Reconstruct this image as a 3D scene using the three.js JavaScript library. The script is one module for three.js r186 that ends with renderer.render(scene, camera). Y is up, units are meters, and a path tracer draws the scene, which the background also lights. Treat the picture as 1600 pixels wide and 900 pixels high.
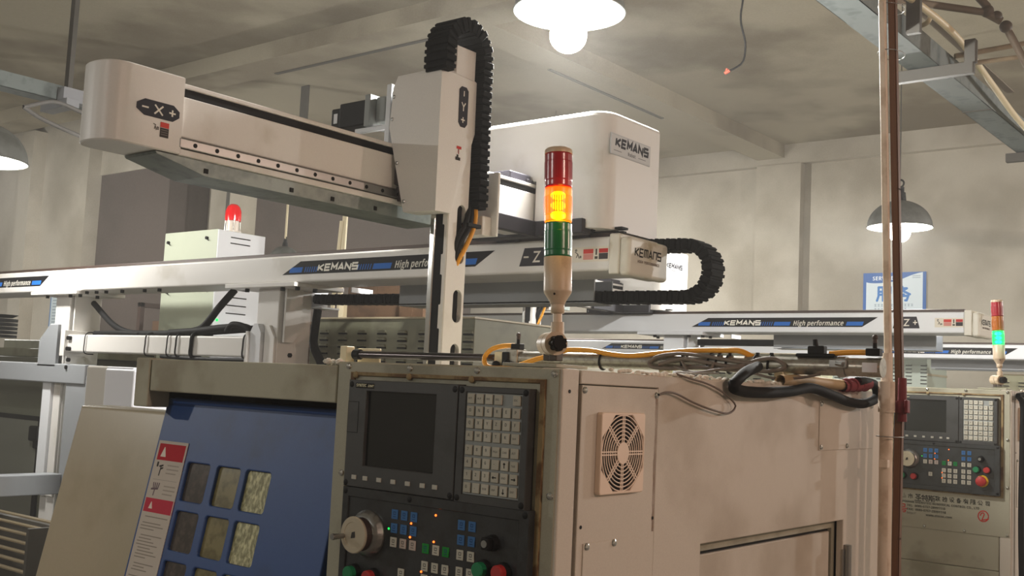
import * as THREE from 'three';
import { RoundedBoxGeometry } from 'three/addons/geometries/RoundedBoxGeometry.js';
import { ConvexGeometry } from 'three/addons/geometries/ConvexGeometry.js';
import { mergeGeometries, toCreasedNormals } from 'three/addons/utils/BufferGeometryUtils.js';

// ------------------------------------------------------------------ camera, light, exposure
const scene = new THREE.Scene();
const camera = new THREE.PerspectiveCamera(29.93, 16 / 9, 0.05, 100);
camera.rotation.order = 'YXZ';
camera.position.set(0, 1.6, 0);
camera.rotation.set(5.3 * Math.PI / 180, 38.9 * Math.PI / 180, 2.68 * Math.PI / 180);
scene.background = new THREE.Color(0x000000);
const renderer = new THREE.WebGLRenderer({ antialias: true });
renderer.toneMapping = THREE.LinearToneMapping;
renderer.toneMappingExposure = 1.12;
renderer.shadowMap.enabled = true;
const COOL = 0xfcfaf4, WARM = 0xffd8c4;      // colour of the hanging lamps seen, of the warm lamps to the right
const POWER = { near: 22, left: 7, right: 19, warm: 11.5, off: 28 };  // off: unseen lamps added to lift the ambient light

// ------------------------------------------------------------------ helpers
let seed = 7;
const rnd = () => { seed = (seed * 1664525 + 1013904223) >>> 0; return seed / 4294967296; };
const rr = (a, b) => a + (b - a) * rnd();
const V = (x, y, z) => new THREE.Vector3(x, y, z);
const taken = {};
function numbered(n) { if (!(n in taken)) { taken[n] = 0; return n; } taken[n]++; return n + '_' + String(taken[n]).padStart(3, '0'); }
function thing(name, label, category, base = [0, 0, 0], group) {
  const o = new THREE.Group(); o.name = numbered(name); o.position.set(...base); scene.add(o);
  o.userData = { label, category }; if (group) o.userData.group = group; return o;
}
function rootPos(p) { while (p.parent && p.parent !== scene) p = p.parent; return p.position; }
function clean(g) {
  let h = g.index ? g.toNonIndexed() : g.clone();
  for (const k of Object.keys(h.attributes)) if (!['position', 'normal', 'uv'].includes(k)) h.deleteAttribute(k);
  if (!h.attributes.normal) h.computeVertexNormals();
  if (!g.userData.keepUV) {                                             // uv in metres, by the way each face looks
    const p = h.attributes.position, uv = new Float32Array(p.count * 2), a = V(), b = V(), c = V();
    for (let i = 0; i < p.count; i += 3) {
      a.fromBufferAttribute(p, i); b.fromBufferAttribute(p, i + 1); c.fromBufferAttribute(p, i + 2);
      const n = b.clone().sub(a).cross(c.clone().sub(a)); const ax = Math.abs(n.x), ay = Math.abs(n.y), az = Math.abs(n.z);
      [a, b, c].forEach((q, k) => { const o = (i + k) * 2; if (ax >= ay && ax >= az) { uv[o] = -q.z; uv[o + 1] = q.y; } else if (ay >= az) { uv[o] = q.x; uv[o + 1] = q.z; } else { uv[o] = q.x; uv[o + 1] = q.y; } });
    }
    h.setAttribute('uv', new THREE.BufferAttribute(uv, 2));
  }
  h.groups = []; h.clearGroups(); h.morphAttributes = {};
  return h;
}
function merge(gs) { return mergeGeometries(gs.map(clean), false); }
// a mesh from geometry given in world coordinates, under a thing, a part, or the scene itself
function part(name, gs, mat, parent = scene, label) {
  gs = Array.isArray(gs) ? gs : [gs];
  const g = merge(gs);
  if (parent !== scene) { const b = rootPos(parent); g.translate(-b.x, -b.y, -b.z); }
  const m = new THREE.Mesh(g, mat); m.name = parent === scene ? numbered(name) : name; m.castShadow = m.receiveShadow = true; parent.add(m);
  if (label) m.userData.label = label; return m;
}
// a shared geometry (local origin) put at a world point
function put(name, g, mat, parent, at, rot, label) {
  const m = new THREE.Mesh(g, mat); m.name = name; m.castShadow = m.receiveShadow = true; const b = rootPos(parent);
  m.position.set(at[0] - b.x, at[1] - b.y, at[2] - b.z); if (rot) m.rotation.set(...rot); parent.add(m);
  if (label) m.userData.label = label; return m;
}
function struct(name, gs, mat, label) { const m = part(name, gs, mat); m.userData.kind = 'structure'; if (label) m.userData.label = label; return m; }
function lone(name, gs, mat, label, category, group) { const m = part(name, gs, mat); m.userData = { label, category }; if (group) m.userData.group = group; return m; }
function bx(x0, x1, y0, y1, z0, z1, r = 0) {
  const w = Math.abs(x1 - x0), h = Math.abs(y1 - y0), d = Math.abs(z1 - z0);
  const g = r > 0 ? new RoundedBoxGeometry(w, h, d, r > 0.008 ? 3 : 1, Math.min(r, w / 2.01, h / 2.01, d / 2.01)) : new THREE.BoxGeometry(w, h, d);
  return g.translate((x0 + x1) / 2, (y0 + y1) / 2, (z0 + z1) / 2);
}
function cy(p, q, r0, r1 = r0, seg = 20) {
  const a = V(...p), b = V(...q), d = b.clone().sub(a), g = new THREE.CylinderGeometry(r1, r0, d.length(), seg);
  g.applyQuaternion(new THREE.Quaternion().setFromUnitVectors(V(0, 1, 0), d.clone().normalize()));
  return g.translate((a.x + b.x) / 2, (a.y + b.y) / 2, (a.z + b.z) / 2);
}
function tb(pts, r, seg = 40, rad = 10) { return new THREE.TubeGeometry(new THREE.CatmullRomCurve3(pts.map((p) => V(...p))), seg, r, rad); }
function sp(c, r, w = 16, h = 12) { return new THREE.SphereGeometry(r, w, h).translate(...c); }
function poly(pts, holes = []) { const s = pts instanceof THREE.Shape ? pts : new THREE.Shape(pts.map((p) => new THREE.Vector2(...p))); for (const h of holes) s.holes.push(h instanceof THREE.Path ? h : new THREE.Path(h.map((p) => new THREE.Vector2(...p)))); return s; }
const rect = (x0, x1, y0, y1) => [[x0, y0], [x1, y0], [x1, y1], [x0, y1]];
function rrect(x0, x1, y0, y1, r, C = THREE.Path) {
  const s = new C(); s.moveTo(x0 + r, y0); s.lineTo(x1 - r, y0); s.absarc(x1 - r, y0 + r, r, -Math.PI / 2, 0); s.lineTo(x1, y1 - r); s.absarc(x1 - r, y1 - r, r, 0, Math.PI / 2);
  s.lineTo(x0 + r, y1); s.absarc(x0 + r, y1 - r, r, Math.PI / 2, Math.PI); s.lineTo(x0, y0 + r); s.absarc(x0 + r, y0 + r, r, Math.PI, Math.PI * 1.5); return s;
}

const facing = {   // (a, b, depth) to world; front: looks to +z, side: looks to +x with a = -z, top: looks up with b = -z
  front: (at) => new THREE.Matrix4().makeTranslation(0, 0, at),
  side: (at) => new THREE.Matrix4().makeBasis(V(0, 0, -1), V(0, 1, 0), V(1, 0, 0)).setPosition(at, 0, 0),
  top: (at) => new THREE.Matrix4().makeBasis(V(1, 0, 0), V(0, 0, -1), V(0, 1, 0)).setPosition(0, at, 0),
};
function ex(shape, depth, face, at, bevel = 0, seg = 8) {
  const g = new THREE.ExtrudeGeometry(Array.isArray(shape) ? poly(shape) : shape, { depth: depth - 2 * bevel, bevelEnabled: bevel > 0, bevelSize: bevel, bevelThickness: bevel, bevelOffset: -bevel, bevelSegments: bevel > 0.008 ? 3 : 1, curveSegments: seg });
  g.translate(0, 0, bevel); return g.applyMatrix4(facing[face](at));
}
const rotAbout = (g, axis, ang, c) => g.translate(-c[0], -c[1], -c[2]).applyMatrix4(new THREE.Matrix4().makeRotationAxis(V(...axis), ang)).translate(...c);
const creased = (g, a = 0.6) => { const h = toCreasedNormals(g, a); return h; };

// ------------------------------------------------------------------ textures
function hash(x, y, s) { let h = (x * 374761393 + y * 668265263 + s * 974711) | 0; h = Math.imul(h ^ (h >>> 13), 1274126177); return ((h ^ (h >>> 16)) >>> 0) / 4294967296; }
function vn(x, y, per, s) {
  const xi = Math.floor(x), yi = Math.floor(y), fx = x - xi, fy = y - yi, u = fx * fx * (3 - 2 * fx), v = fy * fy * (3 - 2 * fy), m = (a) => ((a % per) + per) % per;
  const a = hash(m(xi), m(yi), s), b = hash(m(xi + 1), m(yi), s), c = hash(m(xi), m(yi + 1), s), d = hash(m(xi + 1), m(yi + 1), s);
  return a + (b - a) * u + (c - a) * v + (a - b - c + d) * u * v;
}
function fbm(u, v, base, oct, s) { let t = 0, a = 0.5, n = 0; for (let o = 0, p = base; o < oct; o++, p *= 2, a *= 0.55) { t += a * vn(u * p, v * p, p, s + o * 17); n += a; } return t / n; }
function tex(n, size, fn, srgb = true) {      // fn(u, v) -> [r, g, b] 0..255; size in metres of one repeat
  const d = new Uint8Array(n * n * 4);
  for (let y = 0, o = 0; y < n; y++) for (let x = 0; x < n; x++, o += 4) { const c = fn(x / n, y / n); d[o] = c[0]; d[o + 1] = c[1]; d[o + 2] = c[2]; d[o + 3] = 255; }
  const t = new THREE.DataTexture(d, n, n); t.wrapS = t.wrapT = THREE.RepeatWrapping; t.magFilter = THREE.LinearFilter; t.minFilter = THREE.LinearMipmapLinearFilter; t.generateMipmaps = true;
  if (srgb) t.colorSpace = THREE.SRGBColorSpace; t.repeat.set(1 / size, 1 / size); t.needsUpdate = true; return t;
}
const hex = (h) => [h >> 16 & 255, h >> 8 & 255, h & 255];
const mixc = (a, b, t) => [a[0] + (b[0] - a[0]) * t, a[1] + (b[1] - a[1]) * t, a[2] + (b[2] - a[2]) * t];
const ss = (a, b, x) => { const t = Math.min(1, Math.max(0, (x - a) / (b - a))); return t * t * (3 - 2 * t); };
function mottled(n, size, base, dark, lo, hi, grain, freq, s) {     // patches of dirt and fine grain on a paint
  const A = hex(base), B = hex(dark);
  return tex(n, size, (u, v) => { const p = ss(lo, hi, fbm(u, v, freq, 5, s)), g = (hash((u * n) | 0, (v * n) | 0, s + 5) - 0.5) * grain; const c = mixc(A, B, p); return c.map((q) => Math.min(255, Math.max(0, q + g))); });
}
const grainBump = tex(256, 0.12, (u, v) => { const g = 110 + 60 * fbm(u, v, 32, 3, 91); return [g, g, g]; }, false);
const M = (color, rough = 0.55, metal = 0, more = {}) => new THREE.MeshStandardMaterial({ color, roughness: rough, metalness: metal, ...more });
const T = (map, rough = 0.55, metal = 0, more = {}) => new THREE.MeshStandardMaterial({ map, roughness: rough, metalness: metal, ...more });
const m = {
  wall: T(mottled(1024, 6, 0xb9b2a4, 0x9a9283, 0.45, 0.8, 9, 5, 11), 0.92), ceiling: T(mottled(1024, 9, 0xb0a894, 0x857b69, 0.42, 0.72, 8, 6, 23), 0.95),
  dark: T(mottled(512, 5, 0x5a504a, 0x4c443e, 0.4, 0.8, 7, 5, 31), 0.93), floor: T(mottled(1024, 5, 0x807c74, 0x5f5c56, 0.4, 0.7, 10, 8, 37), 0.7),  // side wall: brown plaster with the missing lamplight painted in
  cream: T(mottled(1024, 1.3, 0xc9c1b4, 0xb0a595, 0.52, 0.86, 7, 5, 41), 0.6, 0, { bumpMap: grainBump, bumpScale: 0.00012 }),
  fascia: T(mottled(512, 0.7, 0xa39f8c, 0x86826f, 0.5, 0.8, 7, 6, 43), 0.55, 0, { bumpMap: grainBump, bumpScale: 0.0001 }),
  hood: T(mottled(512, 0.6, 0xaba792, 0x8f8770, 0.5, 0.78, 7, 4, 47), 0.55),
  guard: T(mottled(512, 0.9, 0xb7aa90, 0xa39577, 0.48, 0.8, 6, 4, 53), 0.3), blue: T(mottled(512, 0.6, 0x1c4684, 0x183c70, 0.5, 0.85, 6, 6, 59), 0.46),
  white: T(mottled(512, 0.9, 0xd9d6d2, 0xc6c1b8, 0.55, 0.85, 5, 6, 61), 0.42), soiled: T(mottled(512, 0.5, 0xd4d0c4, 0xa89c80, 0.56, 0.84, 6, 6, 67), 0.45),
  pale: M(0xd8dade, 0.4), steel: M(0x9a9a98, 0.34, 0.9), chrome: M(0xcfcfcc, 0.12, 1), black: new THREE.MeshPhysicalMaterial({ color: 0x0a0a0b, roughness: 0.6, specularIntensity: 0.5 }), rubber: new THREE.MeshPhysicalMaterial({ color: 0x0b0b0d, roughness: 0.7, specularIntensity: 0.4 }), chain: new THREE.MeshPhysicalMaterial({ color: 0x050507, roughness: 0.75, specularIntensity: 0.35 }),
  charcoal: T(mottled(256, 0.3, 0x3c3c3b, 0x323230, 0.45, 0.8, 5, 8, 71), 0.5), membrane: T(mottled(256, 0.3, 0x36383a, 0x2c2d2d, 0.45, 0.8, 4, 8, 73), 0.26), glass: M(0x1b1d1d, 0.16),
  key: M(0xb7b4a8, 0.5), keyblue: M(0x4878ae, 0.45), keygreen: M(0x1f8a35, 0.45), rust: T(mottled(256, 0.15, 0x8d7a55, 0x5e4327, 0.4, 0.7, 10, 6, 79), 0.8), grey: M(0x8f9391, 0.5),
  galv: T(mottled(512, 0.5, 0x8b9491, 0x737c7b, 0.4, 0.75, 8, 10, 83), 0.45, 0.35), tray: T(mottled(512, 0.5, 0x757d7c, 0x626a6a, 0.4, 0.75, 8, 10, 84), 0.75), galvdark: M(0x55524c, 0.6, 0.2), steelpaint: M(0x8e9096, 0.5), barrel: T(mottled(256, 0.1, 0xa8a49a, 0x8f8a80, 0.4, 0.8, 14, 16, 87), 0.33, 0.75),
  yellow: M(0xe09a1c, 0.4), cable: M(0x6d6158, 0.6), louver: T(mottled(512, 0.6, 0x7d7d68, 0x6c6a58, 0.5, 0.8, 6, 6, 89), 0.5), greyandshade: M(0x8b8e92, 0.5), greenish: M(0xb3b9a6, 0.5), shade: T(mottled(256, 0.4, 0x60625e, 0x4d4e4a, 0.4, 0.8, 6, 6, 93), 0.6),  // frame grey is toned down for shade on the lower frame
  wood: T(tex(256, 0.3, (u, v) => { const g = fbm(u * 1, v * 0.06, 32, 3, 97); return mixc([120, 84, 58], [92, 62, 42], g); }), 0.6), pipe: T(mottled(256, 0.4, 0xe2d2c0, 0xc4ae98, 0.5, 0.8, 6, 8, 99), 0.45), red: M(0x6e1820, 0.6), redpaint: M(0xb02a28, 0.5), green: M(0x0f7a4c, 0.4),
  carton: T(mottled(256, 0.6, 0x604834, 0x4c3828, 0.4, 0.7, 8, 6, 101), 0.9), plaster: M(0xd7d3cc, 0.9), foam: M(0xdcd8cc, 0.95), tan: M(0xb39a74, 0.6), ivory: M(0xd9cba9, 0.5), plastic: M(0xecd6c2, 0.4), towerbody: T(mottled(256, 0.2, 0xcab59b, 0xb39d83, 0.5, 0.85, 5, 8, 103), 0.4),
};
m.bulb = new THREE.MeshStandardMaterial({ color: 0xffffff, emissive: 0xfff4e4, emissiveIntensity: 16 });
m.led = new THREE.MeshStandardMaterial({ color: 0xff7a30, emissive: 0xff6a24, emissiveIntensity: 3 });
m.ledgreen = new THREE.MeshStandardMaterial({ color: 0x30ff70, emissive: 0x20ff60, emissiveIntensity: 1.2 });

// flat print: a canvas on a cut sheet
function print(w, h, px, draw, clear = false) {
  const c = document.createElement('canvas'); c.width = px; c.height = Math.max(8, Math.round(px * h / w)); const g = c.getContext('2d'); g.scale(px / w, px / w); draw(g, w, h);
  const t = new THREE.CanvasTexture(c); t.colorSpace = THREE.SRGBColorSpace; t.generateMipmaps = true; t.minFilter = THREE.LinearMipmapLinearFilter; t.anisotropy = 8;
  return new THREE.MeshPhysicalMaterial({ map: t, roughness: 0.75, specularIntensity: 0.4, transparent: clear });
}
function sheet(pts, face, at, thick = 0.0012) {       // pts in (a, b); uv over the box around them
  const xs = pts.map((p) => p[0]), ys = pts.map((p) => p[1]), x0 = Math.min(...xs), x1 = Math.max(...xs), y0 = Math.min(...ys), y1 = Math.max(...ys);
  const g = new THREE.ExtrudeGeometry(poly(pts), { depth: thick, bevelEnabled: false }), p = g.attributes.position, uv = g.attributes.uv;
  for (let i = 0; i < p.count; i++) uv.setXY(i, (p.getX(i) - x0) / (x1 - x0), (p.getY(i) - y0) / (y1 - y0));
  g.userData.keepUV = true; g.applyMatrix4(facing[face](at)); return g;
}
const LETTERS = { K: [[0, 0, 0, 1], [1, 0, 0.18, 0.5, 1, 1]], E: [[1, 0, 0, 0, 0, 1, 1, 1], [0, 0.5, 0.9, 0.5]], M: [[0, 1, 0, 0, 0.5, 0.6, 1, 0, 1, 1]], A: [[0, 1, 0.5, 0, 1, 1], [0.25, 0.72, 0.78, 0.72]], N: [[0, 1, 0, 0, 1, 1, 1, 0]], S: [[1, 0, 0, 0, 0, 0.5, 1, 0.5, 1, 1, 0, 1]], m: [[0, 1, 0, 0, 1, 0, 1, 1], [0.5, 0, 0.5, 1]], n: [[0, 1, 0, 0, 1, 0, 1, 1]] };
function brand(g, text, x, y, w, h, colour, lw = 0.2, skew = 0.22) {       // heavy square lettering
  g.save(); g.transform(1, 0, -skew, 1, x + skew * h, y); g.strokeStyle = colour; g.lineWidth = h * lw; g.lineJoin = 'miter'; g.lineCap = 'butt';
  const step = w / text.length, cw = step * 0.84, o = h * lw / 2;
  [...text].forEach((ch, i) => { for (const s of LETTERS[ch]) { g.beginPath(); for (let k = 0; k < s.length; k += 2) { const X = i * step + o + s[k] * (cw - o), Y = o + s[k + 1] * (h - 2 * o); k ? g.lineTo(X, Y) : g.moveTo(X, Y); } g.stroke(); } });
  g.restore();
}
const HAN = { fo: '3014 2329 41818444 444787 8789 50545439 7079', shan: '5058 131888 8388', shi: '4051 0292 141 8 1484 8488 5259'.replace('141 8', '1418'), sheng: '108015 2195 2686 5459 0999', te: '1103 0242 2029 0645 5191 7073 4393 4595 848978 5667', si: '0151 1016 4046 1343 1444 0656 1709 4759 90616559 6494 8489', shu: '2024 0242 0011 4031 251749 4509 0656 6054 6292 8259 6499', kong: '0232 202918 0635 6071 43429293 6345 7395 5696 7679 4999', she: '1021 03232837 505244 50808393 458549 5699', bei: '4013 317115 3295 2575792925 2777 5559', you: '0292 4006 3439 34848978 3686 3777', xian: '0009 0030233516 50808454 5282 505978 6499 9577', gong: '3105 6195 442878 6689', si2: '11818978 1363 2528 25656828', hao: '2070732320 0595 3537877959', fu: '101609 10404 9'.replace('10404 9', '104049') + ' 1343 1545 5059 509093 549469 6599', wu: '4014 317105 3295 26867969 5519' };
function han(g, name, x, y, s, colour, lw = 0.1) {
  g.strokeStyle = colour; g.lineWidth = s * lw; g.lineJoin = 'round'; g.lineCap = 'round';
  for (const st of HAN[name].split(' ')) { g.beginPath(); for (let k = 0; k + 1 < st.length; k += 2) { const X = x + (+st[k]) / 9 * s, Y = y + (+st[k + 1]) / 9 * s; k ? g.lineTo(X, Y) : g.moveTo(X, Y); } g.stroke(); }
}
function words(g, s, x, y, h, colour, style = 'bold', fam = 'sans-serif') { g.fillStyle = colour; g.font = `${style} 100px ${fam}`; g.save(); g.translate(x, y); g.scale(h / 100, h / 100); g.fillText(s, 0, 0); g.restore(); }
function slanted(g, s, x, y, h, w, colour) { g.fillStyle = colour; g.font = 'bold 100px sans-serif'; const mw = g.measureText(s).width; g.save(); g.transform(1, 0, -0.25, 1, x, y); g.scale(w / mw, h / 73); g.fillText(s, 0, 0); g.restore(); }
const fill = (g, c, x, y, w, h) => { g.fillStyle = c; g.fillRect(x, y, w, h); };

// ------------------------------------------------------------------ room
const H = 4.66;
struct('floor', bx(-16, 6, -0.2, 0, -12.3, 6), m.floor, 'grey concrete workshop floor');
struct('ceiling', bx(-16.3, 6.3, H, H + 0.25, -12.3, 6.3), m.ceiling, 'stained cream plaster ceiling');
struct('wall_back', bx(-10.75, 6.3, 0, H, -12.3, -12), m.wall, 'pale beige plaster wall');
struct('wall_right', bx(6, 6.3, 0, H, -12, 6), m.wall);
struct('wall_front', bx(-16.3, 6.3, 0, H, 6, 6.3), m.wall);
struct('wall_left', bx(-16.3, -16, 0, H, -7, 6), m.wall);
struct('wall_side', [bx(-10.75, -10.45, 0, 3.9, -12, -7.1), bx(-11.87, -10.45, 0, 3.9, -7.1, -6.8)], m.dark, 'brown plaster wall, darkened in colour for weak lamplight, under the pale upper wall');  // dark tone also stands in for lamplight not reaching here
struct('wall_upper', [bx(-10.75, -10.43, 3.9, H, -12, -7.1), bx(-11.87, -10.43, 3.9, H, -7.1, -6.78)], m.wall);
struct('wall_recess', bx(-16, -11.87, 0, H, -7.1, -6.62), m.wall);
struct('trim_1', bx(-16, 6, 4.5, H, -6.43, -6.05), m.ceiling, 'deep concrete ceiling beam across the hall');
struct('trim_2', bx(-5.85, -5.5, 4.5, H, -11.9, -6.43), m.ceiling, 'concrete ceiling beam running to the back wall');
struct('trim_3', bx(-10.43, 6, 4.42, H, -12, -11.9), m.wall, 'shallow beam along the top of the back wall');
struct('trim_4', bx(-5.85, -5.28, 0, 4.42, -12, -11.88), m.wall, 'plastered pillar on the back wall');
struct('trim_5', bx(-10.5, -10.08, 0, 4.5, -7.72, -7.33), m.wall, 'plastered pillar standing before the darkened brown wall');
struct('trim_6', bx(-13.2, -12.9, 0, 4.5, -6.7, -6.45), m.wall, 'shallow plastered pillar at the far left');
struct('trim_7', bx(-10.42, -10.40, 4.93, 4.96, -11.7, -6.9), m.galvdark, 'thin dark conduit along the top of the side wall');
struct('trim_8', [bx(-5.84, -5.80, 4.492, 4.5, -9.6, -7.6), bx(-8.2, -6.0, 4.492, 4.5, -6.42, -6.38)], m.galvdark, 'dark slot along the lower edge of the ceiling beams');

// ------------------------------------------------------------------ lamps
function lamp(x, y, z, d, label, power, colour = COOL, lit = true, rodMat = m.galvdark, drop = d * 0.22, hang = H, thick = 0.004) {
  const t = thing('pendant_lamp', label, 'lamp', [x, y, z], lit ? undefined : undefined), r = d / 2, prof = [], inn = [];
  for (let i = 0; i <= 12; i++) { const a = i / 12 * Math.PI / 2 * 0.93; prof.push(new THREE.Vector2(r * Math.cos(a), r * 0.86 * Math.sin(a))); }
  const lat = (p) => new THREE.LatheGeometry(p, 40).translate(x, y, z);
  part('shade', [lat([...prof, new THREE.Vector2(0.001, r * 0.86)]), new THREE.TorusGeometry(r, 0.005, 8, 48).rotateX(Math.PI / 2).translate(x, y, z)], m.shade, t);
  part('shade_lining', lat(prof.map((p) => new THREE.Vector2(p.x * 0.975, p.y * 0.97))), M(0xe8e6df, 0.5), t);
  part('lamp_holder', [cy([x, y + r * 0.83, z], [x, y + r * 1.12, z], r * 0.2, r * 0.17), cy([x, y + r * 1.12, z], [x, y + r * 1.3, z], r * 0.13), new THREE.TorusGeometry(r * 0.12, r * 0.03, 6, 16).translate(x, y + r * 1.42, z)], m.black, t);
  part('hanging_rod', cy([x, y + r * 1.4, z], [x, hang, z], thick), rodMat, t);
  part('bulb_neck', cy([x, y - drop + 0.02, z], [x, y + r * 0.6, z], r * 0.2, r * 0.17), m.pale, t);
  const b = part('bulb', [new THREE.SphereGeometry(r * 0.34, 24, 16).scale(1, 0.95, 1).translate(x, y - drop, z)], lit ? m.bulb : m.pale, t);
  b.castShadow = !lit;
  if (lit) { const l = new THREE.PointLight(colour, power); l.position.set(0, -drop, 0); l.castShadow = true; l.shadow.radius = r * 0.3 / 0.02; t.add(l); }
  return t;
}
lamp(-2.255, 2.964, -3.05, 0.40, 'glaring pendant lamp hanging above the nearest gantry and its white cover', POWER.near);
lamp(-5.55, 2.632, -2.50, 0.46, 'glaring pendant lamp cut by the left edge of the picture', POWER.left);
lamp(-2.37, 2.74, -6.856, 0.40, 'lit pendant lamp with grey dome shade behind the brown batten', POWER.right, COOL, true, m.galvdark, 0.035);
lamp(-9.04, 2.86, -7.33, 0.30, 'small unlit dark pendant lamp on a pale rod before the brown wall', 0, COOL, false, m.ivory, 0.02, 3.86, 0.012);
lamp(2.6, 3.0, -0.9, 0.40, 'warm pendant lamp to the right of the nearest lathe, outside the picture', POWER.warm, WARM);
lamp(2.9, 3.0, -5.2, 0.40, 'warm pendant lamp to the right of the second lathe, outside the picture', POWER.warm, WARM);
lamp(-2.3, 3.0, 2.4, 0.40, 'added pendant lamp for ambient light, behind the viewer over the aisle, outside the picture', POWER.off * 0.22, COOL);  // this and the next four are added to raise ambient light
lamp(-6.2, 3.0, 1.6, 0.40, 'added pendant lamp for ambient light, behind the viewer at the left, outside the picture', POWER.off * 0.4, COOL);
lamp(1.4, 3.0, -8.6, 0.40, 'added pendant lamp for ambient light, by the back wall at the right, outside the picture', POWER.off, COOL);
lamp(-10.6, 3.0, -4.0, 0.40, 'added pendant lamp for ambient light, in the left bay, outside the picture', POWER.off, COOL);
lamp(-7.0, 3.0, -9.3, 0.40, 'added pendant lamp for ambient light, at the back of the hall, hidden behind the gantry', POWER.off, COOL);

// ------------------------------------------------------------------ the lathe (built at its place in the first row)
const XS = -0.944, ZF = -1.30, YT = 1.633;
const lathe = thing('cnc_lathe', 'nearest lathe, cream side with fan grille and blue window door', 'machine', [-1.5, 0, -1.95]);
const screwG = clean(creased(new THREE.LatheGeometry([[0.0001, 0.0042], [0.003, 0.0038], [0.0052, 0.0022], [0.006, 0]].map((p) => new THREE.Vector2(...p)), 14)));
screwG.rotateX(Math.PI / 2);
const holeG = clean(new THREE.CylinderGeometry(0.0028, 0.0028, 0.002, 10).rotateX(Math.PI / 2));
{
  const L = lathe;
  // body and side
  part('body', [bx(-2.065, -1.0, 0.02, 1.0, -2.62, -1.48), bx(-2.065, -2.045, 1.0, 1.60, -2.64, -1.48), bx(-2.065, -0.96, 1.0, 1.60, -2.66, -2.64), bx(-2.065, -1.43, 1.612, 1.622, -2.64, -1.36), bx(-1.43, -0.96, 1.600, 1.618, -2.64, -1.36)], m.hood, L);
  part('inner_shade', [bx(-0.99, -0.975, 0.05, 1.6, -2.63, -1.335), bx(-1.435, -1.42, 1.0, 1.6, -1.9, -1.32), bx(-2.044, -1.436, 1.0, 1.61, -1.66, -1.65), bx(-2.064, -2.047, 1.524, 1.61, -1.66, -1.36)], m.black, L, 'black sheets standing for the shade inside the housing');  // black sheets put in where the housing is only in shade
  const doorHole = rect(1.736, 2.392, 0.35, 1.34), main = poly([[1.3475, 0.03], [2.64, 0.03], [2.64, 1.632], [1.3475, 1.632], [1.3475, 1.6112], [1.5738, 1.6112], [1.5738, 0.6182], [1.3475, 0.6182]], [doorHole]);
  part('side_panel', ex(main, 0.016, 'side', XS - 0.016, 0.0015), m.cream, L, 'large cream side panel with a recessed door');
  part('corner_post', bx(-0.985, XS, 0.03, YT, -1.343, ZF, 0.003), m.cream, L);
  const acc = part('access_door', ex(rect(1.759, 2.372, 0.37, 1.314), 0.012, 'side', XS - 0.036, 0.002), m.cream, L, 'cream access door set back in the side panel');
  part('door_frame', ex(poly(rect(1.730, 2.398, 0.345, 1.346), [rect(1.7525, 2.379, 0.362, 1.3215)]), 0.022, 'side', XS - 0.044), m.fascia, L);
  part('hinge', [cy([XS + 0.006, 1.10, -2.405], [XS + 0.006, 1.285, -2.405], 0.009, 0.009, 14), bx(XS - 0.002, XS + 0.003, 1.11, 1.275, -2.435, -2.39, 0.001)], m.steel, acc, 'grey steel hinge');
  part('hinge', [cy([XS + 0.006, 0.50, -2.405], [XS + 0.006, 0.68, -2.405], 0.009, 0.009, 14), bx(XS - 0.002, XS + 0.003, 0.51, 0.67, -2.435, -2.39, 0.001)], m.steel, acc);
  const fp = part('fan_panel', ex(rect(1.3495, 1.572, 0.62, 1.6095), 0.016, 'side', XS - 0.0145, 0.001), m.cream, L, 'cream cover panel carrying the fan grille');
  const sc = (a, y, p, x = XS + 0.0012) => put('screw', screwG, m.chrome, p, [x, y, -a], [0, Math.PI / 2, 0]);
  sc(1.356, 1.602, fp); sc(1.566, 1.599, fp); sc(1.565, 0.64, fp); sc(1.36, 0.64, fp);
  const sh = (a, y, p, x = XS + 0.0014) => put('screw_hole', holeG, m.black, p, [x, y, -a], [0, Math.PI / 2, 0]);
  sh(1.359, 1.396, fp); sh(1.566, 1.397, fp); sh(1.318, 1.599, L, XS);
  const rust = print(0.018, 0.24, 64, (g, w, h) => { for (let y = 0; y < 300; y++) { const Y = y / 300 * h, a = fbm(0.3, y / 300, 8, 4, 131), k = 0.10 + 0.45 * a; g.fillStyle = `rgba(120,78,42,${k.toFixed(3)})`; const q = 0.004 + 0.007 * fbm(0.7, y / 300, 14, 4, 137); g.fillRect(w - q - 0.001, Y, q, h / 300 * 1.2); } }, true);
  part('rust_streak', sheet(rect(1.554, 1.5715, 1.375, 1.60), 'side', XS + 0.0014, 0.0003), rust, fp, 'brown rust streak along the right edge');
  const sp1 = part('small_cover', ex(rect(1.366, 1.46, 1.19, 1.371), 0.002, 'side', XS + 0.0012, 0.0006), m.cream, L);
  sc(1.375, 1.366, sp1, XS + 0.003); sc(1.450, 1.366, sp1, XS + 0.003);
  const sp2 = part('upper_cover', ex(rect(2.245, 2.56, 1.497, 1.606), 0.002, 'side', XS, 0.0006), m.cream, L);
  sc(2.252, 1.597, sp2, XS + 0.002); sc(2.254, 1.504, sp2, XS + 0.002); sc(2.40, 1.505, sp2, XS + 0.002); sc(2.55, 1.597, sp2, XS + 0.002);
  const foam = []; for (let i = 0; i < 110; i++) { const z = -1.44 - i * 0.0095; foam.push(new THREE.IcosahedronGeometry(rr(0.003, 0.0065), 1).scale(1.1, rr(0.5, 0.9), 1.5).translate(XS - 0.009 + rr(-0.005, 0.005), 1.6325 + rr(-0.001, 0.0045), z)); }
  part('foam_sealant', foam, m.foam, L, 'lumpy pale foam along the top edge');

  // fan grille
  const fc = [1.4545, 1.506], fr = 0.0632;
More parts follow.
